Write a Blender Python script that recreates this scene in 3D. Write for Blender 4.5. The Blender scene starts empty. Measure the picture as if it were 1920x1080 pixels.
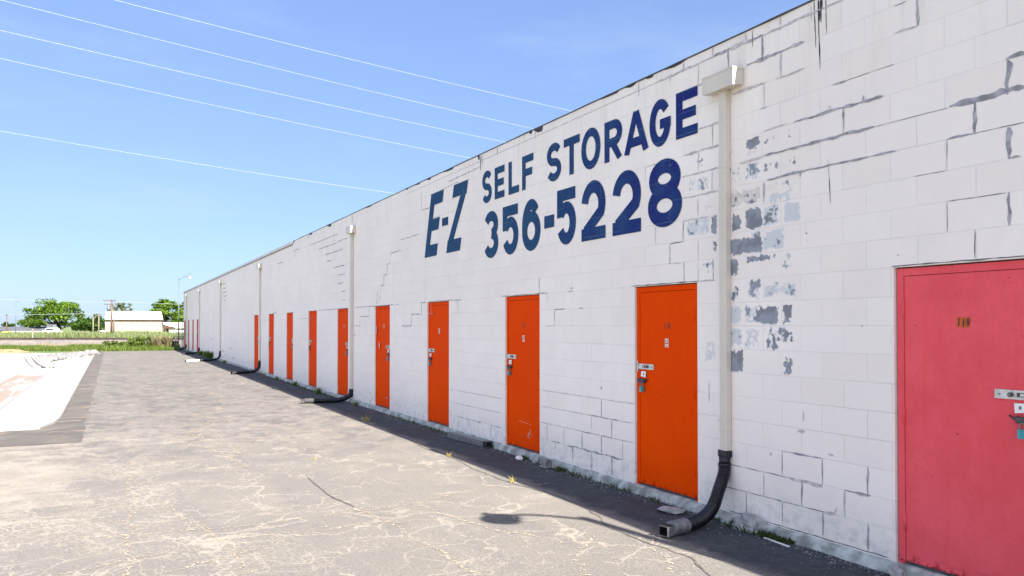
import bpy, bmesh, math, random
from mathutils import Vector, Matrix, noise
random.seed(11)
SC = bpy.context.scene
COL = SC.collection
R = math.radians
PI = math.pi

# ------------------------------------------------------------------ metrics
FPX = 1477.0                      # focal length in px of a 1920 px frame
YAW = R(27.01)
EYE = 1.626                       # eye above the wall's bottom course (z = 0)
GZ = -0.09                        # asphalt level
WX = 4.868                        # wall plane x
H = 0.2032                        # block course
Y0 = 3.703                        # y of joint index 0
ROOF = 4.16
YN, YS = 63.6, -9.0               # north and south ends of the building


def gy(i): return Y0 + i * H


def far(px, py, Z):
    """a far spot at depth Z along the view axis"""
    xc = (px - 960) / FPX * Z
    z = EYE + (611 - py) / FPX * Z
    return Vector((xc * math.cos(YAW) + Z * math.sin(YAW), Z * math.cos(YAW) - xc * math.sin(YAW), z))


# ------------------------------------------------------------------ helpers
def props(o, label=None, cat=None, group=None, kind=None):
    if label: o['label'] = label
    if cat: o['category'] = cat
    if group: o['group'] = group
    if kind: o['kind'] = kind
    return o


def empty(name, loc=(0, 0, 0), rz=0.0, parent=None):
    o = bpy.data.objects.new(name, None)
    COL.objects.link(o)
    o.location = loc
    o.rotation_euler = (0, 0, rz)
    if parent: o.parent = parent
    return o


class MB:
    def __init__(s):
        s.v = []; s.f = []; s.m = []; s.sm = []

    def face(s, pts, m=0, smooth=False):
        b = len(s.v)
        s.v += [tuple(p) for p in pts]
        s.f.append(tuple(range(b, b + len(pts)))); s.m.append(m); s.sm.append(smooth)

    def box(s, x0, x1, y0, y1, z0, z1, m=0):
        x0, x1 = sorted((x0, x1)); y0, y1 = sorted((y0, y1)); z0, z1 = sorted((z0, z1))
        b = len(s.v)
        s.v += [(x, y, z) for z in (z0, z1) for y in (y0, y1) for x in (x0, x1)]
        for q in ((0, 2, 3, 1), (4, 5, 7, 6), (0, 1, 5, 4), (2, 6, 7, 3), (0, 4, 6, 2), (1, 3, 7, 5)):
            s.f.append(tuple(b + k for k in q)); s.m.append(m); s.sm.append(False)

    def tube(s, pts, rads, n=10, m=0, cap=True, sx=1.0):
        pts = [Vector(p) for p in pts]
        if not isinstance(rads, (list, tuple)): rads = [rads] * len(pts)
        b = len(s.v)
        for k, p in enumerate(pts):
            t = (pts[min(k + 1, len(pts) - 1)] - pts[max(k - 1, 0)])
            t = t.normalized() if t.length > 1e-9 else Vector((0, 0, 1))
            ref = Vector((0, 1, 0)) if abs(t.y) < 0.9 else Vector((1, 0, 0))
            a = t.cross(ref).normalized(); c = t.cross(a).normalized()
            for q in range(n):
                w = 2 * PI * q / n
                s.v.append(tuple(p + (a * math.cos(w) * sx + c * math.sin(w)) * rads[k]))
        for k in range(len(pts) - 1):
            for q in range(n):
                s.f.append((b + k * n + q, b + k * n + (q + 1) % n, b + (k + 1) * n + (q + 1) % n, b + (k + 1) * n + q))
                s.m.append(m); s.sm.append(True)
        if cap:
            s.f.append(tuple(b + q for q in reversed(range(n)))); s.m.append(m); s.sm.append(False)
            e = b + (len(pts) - 1) * n
            s.f.append(tuple(e + q for q in range(n))); s.m.append(m); s.sm.append(False)

    def build(s, name, mats, parent=None, loc=None):
        me = bpy.data.meshes.new(name)
        me.from_pydata(s.v, [], s.f)
        if not isinstance(mats, (list, tuple)): mats = [mats]
        for m in mats: me.materials.append(m)
        me.polygons.foreach_set('material_index', s.m)
        me.polygons.foreach_set('use_smooth', s.sm)
        me.update()
        o = bpy.data.objects.new(name, me)
        COL.objects.link(o)
        if parent: o.parent = parent
        if loc: o.location = loc
        return o


def copy_tree(o, parent=None):
    c = o.copy()
    COL.objects.link(c)
    if parent is not None: c.parent = parent
    for ch in list(o.children):
        copy_tree(ch, c)
    return c


# ------------------------------------------------------------------ node helpers
class NT:
    def __init__(s, name):
        s.mat = bpy.data.materials.new(name)
        s.mat.use_nodes = True
        s.t = s.mat.node_tree
        s.b = s.t.nodes['Principled BSDF']
        s.b.inputs['Roughness'].default_value = 0.8

    def n(s, typ, **kw):
        nd = s.t.nodes.new(typ)
        for k, v in kw.items():
            if k.startswith('_'):
                setattr(nd, k[1:], v)
            else:
                key = k.replace('__', ' ')
                s.put(nd.inputs[key], v)
        return nd

    def put(s, sock, v):
        if isinstance(v, bpy.types.NodeSocket): s.t.links.new(v, sock)
        elif isinstance(v, bpy.types.Node): s.t.links.new(v.outputs[0], sock)
        else:
            try: sock.default_value = v
            except Exception:
                sock.default_value = tuple(v) + (1.0,)

    def pos(s):
        return s.n('ShaderNodeNewGeometry').outputs['Position']

    def obj(s):
        return s.n('ShaderNodeTexCoord').outputs['Object']

    def noise(s, vec, scale, detail=4, rough=0.55, dist=0.0):
        nd = s.n('ShaderNodeTexNoise', Vector=vec, Scale=scale, Detail=detail, Roughness=rough, Distortion=dist)
        return nd.outputs[0]

    def noisec(s, vec, scale, detail=3):
        return s.n('ShaderNodeTexNoise', Vector=vec, Scale=scale, Detail=detail).outputs['Color']

    def ramp(s, fac, a, b, ca=0.0, cb=1.0):
        nd = s.n('ShaderNodeMapRange', Value=fac)
        nd.inputs['From Min'].default_value = a; nd.inputs['From Max'].default_value = b
        nd.inputs['To Min'].default_value = ca; nd.inputs['To Max'].default_value = cb
        nd.interpolation_type = 'SMOOTHSTEP'
        return nd.outputs[0]

    def math(s, op, a, b=0.0, c=0.0):
        nd = s.t.nodes.new('ShaderNodeMath'); nd.operation = op
        s.put(nd.inputs[0], a); s.put(nd.inputs[1], b); s.put(nd.inputs[2], c)
        return nd.outputs[0]

    def mix(s, fac, a, b, mode='MIX'):
        nd = s.t.nodes.new('ShaderNodeMix'); nd.data_type = 'RGBA'; nd.blend_type = mode
        s.put(nd.inputs[0], fac)
        for sock, v in ((nd.inputs[6], a), (nd.inputs[7], b)):
            if isinstance(v, (tuple, list)): sock.default_value = tuple(v)[:3] + (1.0,)
            else: s.put(sock, v)
        return nd.outputs[2]

    def vmath(s, op, a, b):
        nd = s.t.nodes.new('ShaderNodeVectorMath'); nd.operation = op
        s.put(nd.inputs[0], a)
        if b is not None: s.put(nd.inputs[3 if op == 'SCALE' else 1], b)
        return nd.outputs[0]

    def sep(s, v):
        return s.n('ShaderNodeSeparateXYZ', Vector=v).outputs

    def comb(s, x, y, z):
        return s.n('ShaderNodeCombineXYZ', X=x, Y=y, Z=z).outputs[0]

    def bump(s, h, strength=0.4, dist=0.01, prev=None):
        nd = s.n('ShaderNodeBump', Height=h, Strength=strength, Distance=dist)
        if prev is not None: s.put(nd.inputs['Normal'], prev)
        return nd.outputs[0]

    def out(s, color=None, rough=None, normal=None, metal=None):
        if color is not None:
            if isinstance(color, (tuple, list)): color = tuple(color)[:3] + (1.0,)
            s.put(s.b.inputs['Base Color'], color)
        if rough is not None: s.put(s.b.inputs['Roughness'], rough)
        if normal is not None: s.put(s.b.inputs['Normal'], normal)
        if metal is not None: s.put(s.b.inputs['Metallic'], metal)
        return s.mat


def plain(name, col, rough=0.7, metal=0.0, var=0.12, scale=8.0, bump=0.15):
    m = NT(name)
    p = m.obj()
    nz = m.noise(p, scale, 5)
    f = m.ramp(nz, 0.3, 0.7)
    c = m.mix(f, tuple(x * (1 - var) for x in col), tuple(min(1, x * (1 + var)) for x in col))
    return m.out(c, rough, m.bump(m.noise(p, scale * 8, 3), bump, 0.003), metal)


# --- wall paint over concrete block: brick pattern in world y / z
def brick_nodes(m):
    p = m.pos()
    x, y, z = m.sep(p)
    u = m.math('ADD', m.math('SUBTRACT', y, Y0), 0.4064 * 60)
    v = m.math('ADD', z, H * 40)
    vec = m.comb(u, v, 0.0)
    wob = m.vmath('SCALE', m.vmath('SUBTRACT', m.noisec(m.comb(u, v, 3.0), 5.0), (0.5, 0.5, 0.5)), 0.006)
    vec2 = m.vmath('ADD', vec, wob)
    br = m.n('ShaderNodeTexBrick', Vector=vec2, Scale=1.0, Mortar__Size=0.0045, Mortar__Smooth=0.6, Bias=0.0,
             Brick__Width=0.4064, Row__Height=0.2032)
    br.offset = 0.5; br.offset_frequency = 2; br.squash = 1.0
    br.inputs['Color1'].default_value = (0, 0, 0, 1); br.inputs['Color2'].default_value = (1, 1, 1, 1)
    br.inputs['Mortar'].default_value = (0.5, 0.5, 0.5, 1)
    return p, vec, br.outputs['Fac'], br.outputs['Color']


def wall_material():
    m = NT('painted_block')
    p, vec, mortar, bcol = brick_nodes(m)
    big = m.noise(vec, 0.5, 4)
    mid = m.noise(vec, 4.0, 6, 0.65)
    base = m.mix(m.ramp(big, 0.35, 0.65), (0.82, 0.755, 0.70), (0.87, 0.81, 0.75))
    base = m.mix(m.math('MULTIPLY', m.ramp(mid, 0.35, 0.75), 0.35), base, (0.73, 0.68, 0.65))
    # block to block tone
    base = m.mix(0.09, base, bcol, 'SOFT_LIGHT')
    # dirt wash from rain, vertical streaks below the coping
    x, y, z = m.sep(p)
    st = m.noise(m.comb(m.math('MULTIPLY', y, 5.0), m.math('MULTIPLY', z, 0.35), 0.0), 1.6, 5, 0.7)
    top = m.ramp(z, 2.9, 4.2)
    stm = m.math('MULTIPLY', m.math('MULTIPLY', m.ramp(st, 0.48, 0.72), top), 0.32)
    base = m.mix(stm, base, (0.50, 0.46, 0.41))
    # splash dirt at the foot
    low = m.ramp(z, 0.42, 0.0)
    dn = m.noise(vec, 9.0, 6, 0.7)
    lowm = m.math('MULTIPLY', m.math('MULTIPLY', low, m.ramp(dn, 0.42, 0.65)), 0.5)
    base = m.mix(lowm, base, (0.40, 0.42, 0.42))
    # small chips
    chip = m.noise(vec, 26.0, 3, 0.6)
    gate = m.noise(vec, 1.1, 2)
    cm = m.math('MULTIPLY', m.ramp(chip, 0.735, 0.76), m.ramp(gate, 0.5, 0.62))
    base = m.mix(m.math('MULTIPLY', cm, 0.8), base, (0.25, 0.24, 0.24))
    # mortar joints: faint, uneven
    fade = m.ramp(m.noise(vec, 1.4, 4, 0.6), 0.42, 0.70, 0.04, 0.36)
    jm = m.math('MULTIPLY', mortar, fade)
    base = m.mix(jm, base, (0.40, 0.37, 0.39))
    # peeled paint carried by a mesh attribute (old slate and pale blue coats)
    at = m.n('ShaderNodeAttribute'); at.attribute_name = 'peel'; at.attribute_type = 'GEOMETRY'
    pr, pg, pb = m.sep(at.outputs['Color'])
    fn = m.math('MULTIPLY', m.math('SUBTRACT', m.noise(vec, 30.0, 6, 0.75), 0.5), 1.0)
    pale = m.ramp(m.math('ADD', pg, fn), 0.42, 0.62)
    dark = m.ramp(m.math('ADD', pr, fn), 0.46, 0.54)
    dirt = m.ramp(m.math('ADD', pb, fn), 0.42, 0.7)
    base = m.mix(m.math('MULTIPLY', dirt, 0.55), base, (0.42, 0.385, 0.36))
    base = m.mix(m.math('MULTIPLY', pale, 0.85), base, (0.53, 0.575, 0.60))
    slate = m.mix(m.ramp(m.noise(vec, 7.0, 3), 0.4, 0.6), (0.15, 0.165, 0.20), (0.235, 0.265, 0.32))
    base = m.mix(m.math('MULTIPLY', dark, 0.93), base, slate)
    h = m.math('SUBTRACT', m.math('MULTIPLY', m.noise(vec, 55.0, 4, 0.7), 0.22), mortar)
    h = m.math('ADD', h, m.math('MULTIPLY', m.noise(vec, 9.0, 3), 0.4))
    h = m.math('SUBTRACT', h, m.math('MULTIPLY', dark, 0.3))
    return m.out(base, 0.72, m.bump(h, 0.42, 0.006))


def letter_material():
    m = NT('navy_sign_paint')
    p, vec, mortar, bcol = brick_nodes(m)
    x, y, z = m.sep(p)
    g = m.ramp(y, 5.8, 9.5)
    base = m.mix(g, (0.012, 0.022, 0.155), (0.016, 0.06, 0.15))
    base = m.mix(m.math('MULTIPLY', m.ramp(m.noise(vec, 3.0, 5, .6), 0.4, 0.7), 0.5), base, (0.025, 0.085, 0.17))
    fade = m.ramp(m.noise(vec, 1.4, 4, 0.6), 0.4, 0.66, 0.15, 0.8)
    base = m.mix(m.math('MULTIPLY', mortar, fade), base, (0.10, 0.16, 0.24))
    chip = m.noise(vec, 30.0, 4, 0.65)
    gate = m.ramp(m.noise(vec, 2.0, 2), 0.5, 0.62)
    cm = m.math('MULTIPLY', m.ramp(chip, 0.66, 0.7), gate)
    base = m.mix(m.math('MULTIPLY', cm, 0.8), base, (0.45, 0.48, 0.55))
    h = m.math('SUBTRACT', m.math('MULTIPLY', m.noise(vec, 55.0, 4, 0.7), 0.22), mortar)
    m.b.inputs['Specular IOR Level'].default_value = 0.12
    return m.out(base, 0.75, m.bump(h, 0.5, 0.006))


def door_material(name, c1, c2, crust, low_c, cell=1.0):
    m = NT(name)
    p = m.obj()
    x, y, z = m.sep(p)
    n1 = m.noise(p, 1.3 * cell, 4, 0.6)
    n2 = m.noise(p, 28.0, 4, 0.7)
    base = m.mix(m.ramp(n1, 0.32, 0.68), c1, c2)
    base = m.mix(m.math('MULTIPLY', m.ramp(n2, 0.35, 0.75), 0.25), base, tuple(k * 0.8 for k in c1))
    stn = m.noise(m.comb(m.math('MULTIPLY', y, 9.0), m.math('MULTIPLY', z, 0.7), 0.0), 1.5, 4)
    base = m.mix(m.math('MULTIPLY', m.ramp(stn, 0.5, 0.75), 0.22), base, low_c)
    lowm = m.math('MULTIPLY', m.ramp(z, 0.085, -0.01), m.ramp(m.noise(p, 24.0, 5, 0.7), 0.46, 0.60))
    base = m.mix(lowm, base, crust)
    base = m.mix(m.ramp(m.noise(p, 17.0, 3, .6), 0.735, 0.75), base, crust)
    m.b.inputs['Specular IOR Level'].default_value = 0.03
    return m.out(base, m.ramp(n1, 0.3, 0.7, 0.62, 0.75), m.bump(m.noise(p, 2.2, 3), 0.35, 0.012, m.bump(m.noise(p, 60.0, 3), 0.12, 0.002)))


def asphalt_material():
    m = NT('cracked_asphalt')
    p = m.pos()
    x, y, z = m.sep(p)
    flat = m.comb(x, y, 0.0)
    def cracks(sc, warp, w, seed):
        off = m.vmath('SCALE', m.vmath('SUBTRACT', m.noisec(m.vmath('ADD', flat, (seed, seed, 0)), 2.1, 6), (0.5, 0.5, 0.5)), warp)
        vv = m.vmath('ADD', m.vmath('ADD', flat, off), (seed, seed * 2, 0))
        vo = m.n('ShaderNodeTexVoronoi', Vector=vv, Scale=sc); vo.feature = 'DISTANCE_TO_EDGE'
        return m.ramp(vo.outputs['Distance'], w, 0.0)
    big = m.noise(flat, 0.35, 5, 0.6)
    mid = m.noise(flat, 1.7, 6, 0.62)
    lane = m.noise(m.comb(m.math('MULTIPLY', x, 2.2), m.math('MULTIPLY', y, 0.40), 0.0), 1.0, 5, 0.6)
    fine = m.noise(flat, 38.0, 4, 0.85)
    grit = m.noise(flat, 75.0, 3, 0.85)
    base = m.mix(m.ramp(big, 0.3, 0.7), (0.122, 0.115, 0.107), (0.158, 0.146, 0.130))
    base = m.mix(m.math('MULTIPLY', m.ramp(mid, 0.45, 0.7), 0.4), base, (0.180, 0.163, 0.140))
    base = m.mix(m.math('MULTIPLY', m.ramp(lane, 0.50, 0.66), 0.6), base, (0.100, 0.097, 0.098))
    base = m.mix(m.math('MULTIPLY', m.ramp(m.noise(flat, 0.8, 5, .6), 0.54, 0.66), 0.4), base, (0.098, 0.095, 0.095))
    base = m.mix(m.ramp(fine, 0.44, 0.60, 0.0, 0.6), base, (0.195, 0.178, 0.152))
    base = m.mix(m.ramp(fine, 0.44, 0.34, 0.0, 0.5), base, (0.085, 0.080, 0.076))
    base = m.mix(m.ramp(grit, 0.54, 0.66, 0.0, 0.62), base, (0.060, 0.058, 0.058))
    base = m.mix(m.ramp(grit, 0.46, 0.33, 0.0, 0.62), base, (0.27, 0.25, 0.215))
    # sand held in speckles; its density follows cracks, drifts and the left side
    c1 = cracks(0.55, 1.0, 0.022, 3.0)
    c2 = cracks(1.9, 0.50, 0.032, 9.0)
    c3 = cracks(5.5, 0.24, 0.050, 5.0)
    c4 = cracks(13.0, 0.12, 0.10, 2.0)
    leftm = m.ramp(x, 4.2, -0.5, 0.35, 1.0)
    patch = m.ramp(m.noise(flat, 0.45, 5, .65), 0.40, 0.62)
    fld = m.math('MULTIPLY', patch, 0.035)
    fld = m.math('ADD', fld, m.math('MULTIPLY', c1, m.ramp(m.noise(flat, 0.8, 4), 0.38, 0.54, 0.03, 0.24)))
    fld = m.math('ADD', fld, m.math('MULTIPLY', c2, m.ramp(m.noise(flat, 1.1, 4), 0.40, 0.58, 0.0, 0.22)))
    n3 = m.math('MULTIPLY', m.ramp(m.noise(flat, 1.5, 4), 0.42, 0.56, 0.0, 0.22), leftm)
    fld = m.math('ADD', fld, m.math('MULTIPLY', c3, n3))
    n4 = m.math('MULTIPLY', m.ramp(m.noise(flat, 0.9, 5), 0.40, 0.56, 0.0, 0.19), leftm)
    fld = m.math('ADD', fld, m.math('MULTIPLY', c4, n4))
    fld = m.math('ADD', fld, m.math('MULTIPLY', leftm, 0.02))
    du = m.noise(m.comb(m.math('MULTIPLY', x, 0.7), m.math('MULTIPLY', y, 1.5), 4.0), 1.4, 7, 0.75)
    fld = m.math('ADD', fld, m.ramp(du, 0.52, 0.68, 0.0, 0.10))
    sx = m.ramp(m.math('ADD', x, m.math('MULTIPLY', m.math('SUBTRACT', m.noise(flat, 1.1, 6, .75), 0.5), 3.0)), 0.25, -0.9)
    sy = m.math('MULTIPLY', m.ramp(y, 6.4, 9.4), m.ramp(y, 13.4, 13.2))
    streak = m.noise(m.comb(m.math('MULTIPLY', x, 0.6), m.math('MULTIPLY', y, 3.2), 9.0), 1.6, 6, 0.72)
    fld = m.math('ADD', fld, m.math('MULTIPLY', m.math('MULTIPLY', sx, sy), m.ramp(streak, 0.38, 0.56, 0.07, 0.24)))
    sp = m.noise(m.comb(m.math('MULTIPLY', x, 0.9), m.math('MULTIPLY', y, 1.1), 0.0), 38.0, 5, 0.85)
    sand = m.ramp(m.math('ADD', sp, fld), 0.635, 0.70)
    base = m.mix(m.math('MULTIPLY', sand, 0.70), base, m.mix(m.ramp(mid, .4, .6), (0.24, 0.212, 0.175), (0.30, 0.27, 0.228)))
    # the far stretch of the lane is older and darker
    fd = m.math('ADD', m.ramp(y, 7.5, 22.0, 0.05, 0.68), m.math('MULTIPLY', m.math('SUBTRACT', m.noise(m.comb(m.math('MULTIPLY', x, 1.0), m.math('MULTIPLY', y, 0.5), 7.0), 0.8, 5, .65), 0.5), 1.1))
    fd = m.math('MULTIPLY', m.ramp(fd, 0.05, 0.7), m.ramp(y, 6.0, 12.0))
    base = m.mix(m.math('MULTIPLY', fd, 0.75), base, m.mix(0.62, base, (0.072, 0.068, 0.070)))
    fs = m.noise(m.comb(m.math('MULTIPLY', x, 0.9), m.math('MULTIPLY', y, 1.0), 3.0), 3.6, 6, 0.82)
    fsm = m.math('MULTIPLY', m.ramp(fs, 0.50, 0.60), m.ramp(y, 8.0, 14.0))
    base = m.mix(m.math('MULTIPLY', fsm, 0.75), base, (0.215, 0.182, 0.15))
    fs2 = m.noise(m.comb(m.math('MULTIPLY', x, 0.9), m.math('MULTIPLY', y, 0.7), 13.0), 2.2, 6, 0.80)
    base = m.mix(m.math('MULTIPLY', m.math('MULTIPLY', m.ramp(fs2, 0.49, 0.60), m.ramp(y, 8.0, 14.0)), 0.55), base, (0.060, 0.056, 0.060))
    # worn darker bands and old oil drips
    oil = m.noise(flat, 2.2, 2, 0.5)
    base = m.mix(m.ramp(oil, 0.70, 0.80, 0.0, 0.35), base, (0.06, 0.057, 0.055))
    # runoff stain along the wall foot, with the building's bluish shade painted in
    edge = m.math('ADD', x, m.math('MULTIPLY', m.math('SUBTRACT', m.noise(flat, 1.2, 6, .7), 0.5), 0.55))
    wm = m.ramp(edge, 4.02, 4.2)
    stain_shade = m.mix(m.ramp(m.noise(flat, 6.0, 6, .75), 0.42, 0.66), (0.011, 0.017, 0.030), (0.040, 0.046, 0.058))
    stain_shade = m.mix(m.ramp(m.noise(flat, 48.0, 3, .7), 0.60, 0.70), stain_shade, (0.19, 0.185, 0.17))
    base = m.mix(m.math('MULTIPLY', wm, 0.86), base, stain_shade)
    hh = m.math('ADD', m.math('MULTIPLY', fine, 0.8), m.math('MULTIPLY', grit, 0.6))
    return m.out(base, 0.95, m.bump(hh, 0.75, 0.010))


def patch_asphalt():
    m = NT('new_asphalt_strip')
    p = m.pos(); x, y, z = m.sep(p)
    flat = m.comb(x, y, 0.0)
    base = m.mix(m.ramp(m.noise(flat, 1.2, 5, .6), 0.35, 0.7), (0.072, 0.064, 0.058), (0.110, 0.097, 0.084))
    s = m.noise(m.comb(m.math('MULTIPLY', x, 0.8), m.math('MULTIPLY', y, 2.2), 0.0), 1.3, 6, 0.7)
    base = m.mix(m.math('MULTIPLY', m.ramp(s, 0.55, 0.66), 0.8), base, (0.24, 0.185, 0.14))
    base = m.mix(m.ramp(m.noise(flat, 80.0, 3, .7), 0.6, 0.7), base, (0.18, 0.165, 0.15))
    return m.out(base, 0.9, m.bump(m.noise(flat, 60.0, 4, .7), 0.5, 0.006))


def concrete_basin():
    m = NT('white_concrete')
    p = m.pos(); x, y, z = m.sep(p)
    flat = m.comb(x, y, 0.0)
    base = m.mix(m.ramp(m.noise(flat, 0.9, 5, .6), 0.3, 0.7), (0.255, 0.25, 0.242), (0.30, 0.295, 0.285))
    s = m.noise(m.comb(m.math('MULTIPLY', x, 1.2), m.math('MULTIPLY', y, 0.14), 0.0), 1.0, 4, 0.6)
    bot = m.math('MULTIPLY', m.ramp(z, -0.93, -1.02), m.ramp(s, 0.44, 0.54))
    base = m.mix(m.math('MULTIPLY', bot, 0.85), base, (0.20, 0.150, 0.112))
    # joint lines every 3.5 m and the stained creases
    jt = m.math('ABSOLUTE', m.math('SUBTRACT', m.math('MODULO', m.math('ADD', y, 70.0), 3.5), 1.75))
    jm = m.math('MULTIPLY', m.ramp(jt, 0.03, 0.0), 0.4)
    base = m.mix(jm, base, (0.17, 0.16, 0.15))
    cr = m.ramp(m.math('ABSOLUTE', m.math('SUBTRACT', x, -2.98)), 0.10, 0.0)
    cr2 = m.ramp(m.math('ABSOLUTE', m.math('SUBTRACT', x, -4.36)), 0.10, 0.0)
    base = m.mix(m.math('MULTIPLY', m.math('MAXIMUM', cr, cr2), 0.6), base, (0.175, 0.145, 0.118))
    return m.out(base, 0.85, m.bump(m.noise(flat, 20.0, 4), 0.08, 0.002))


def ground_material():
    m = NT('dirt_and_grass')
    p = m.pos(); x, y, z = m.sep(p)
    flat = m.comb(x, y, 0.0)
    base = m.mix(m.ramp(m.noise(flat, 0.25, 6, .65), 0.4, 0.6), (0.06, 0.12, 0.025), (0.16, 0.17, 0.07))
    base = m.mix(m.math('MULTIPLY', m.ramp(m.noise(flat, 2.0, 5, .7), 0.5, 0.7), 0.6), base, (0.22, 0.185, 0.11))
    return m.out(base, 0.95, m.bump(m.noise(flat, 12.0, 4), 0.5, 0.03))


def ballast_material():
    m = NT('ballast')
    p = m.pos()
    vo = m.n('ShaderNodeTexVoronoi', Vector=p, Scale=3.6)
    vc = m.sep(vo.outputs['Color'])[0]
    base = m.mix(vc, (0.07, 0.06, 0.058), (0.27, 0.245, 0.235))
    base = m.mix(m.math('MULTIPLY', m.ramp(m.noise(p, 0.35, 4), 0.42, 0.62), 0.6), base, (0.26, 0.215, 0.165))
    base = m.mix(m.ramp(m.noise(p, 2.0, 4, .7), 0.6, 0.7), base, (0.10, 0.12, 0.05))
    return m.out(base, 0.95, m.bump(vo.outputs['Distance'], 0.9, 0.08))


def leaf_material(name, a, b):
    m = NT(name)
    at = m.n('ShaderNodeAttribute'); at.attribute_name = 'tone'; at.attribute_type = 'GEOMETRY'
    f = m.sep(at.outputs['Color'])[0]
    c = m.mix(f, a, b)
    m.out(c, 0.65)
    m.b.inputs['Specular IOR Level'].default_value = 0.25
    tr = m.n('ShaderNodeBsdfTranslucent'); m.put(tr.inputs['Color'], m.mix(0.5, c, (0.25, 0.42, 0.04)))
    mx = m.n('ShaderNodeMixShader'); mx.inputs[0].default_value = 0.35
    outn = m.t.nodes['Material Output']
    m.t.links.new(m.b.outputs[0], mx.inputs[1]); m.t.links.new(tr.outputs[0], mx.inputs[2])
    m.t.links.new(mx.outputs[0], outn.inputs[0])
    return m.mat


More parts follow.
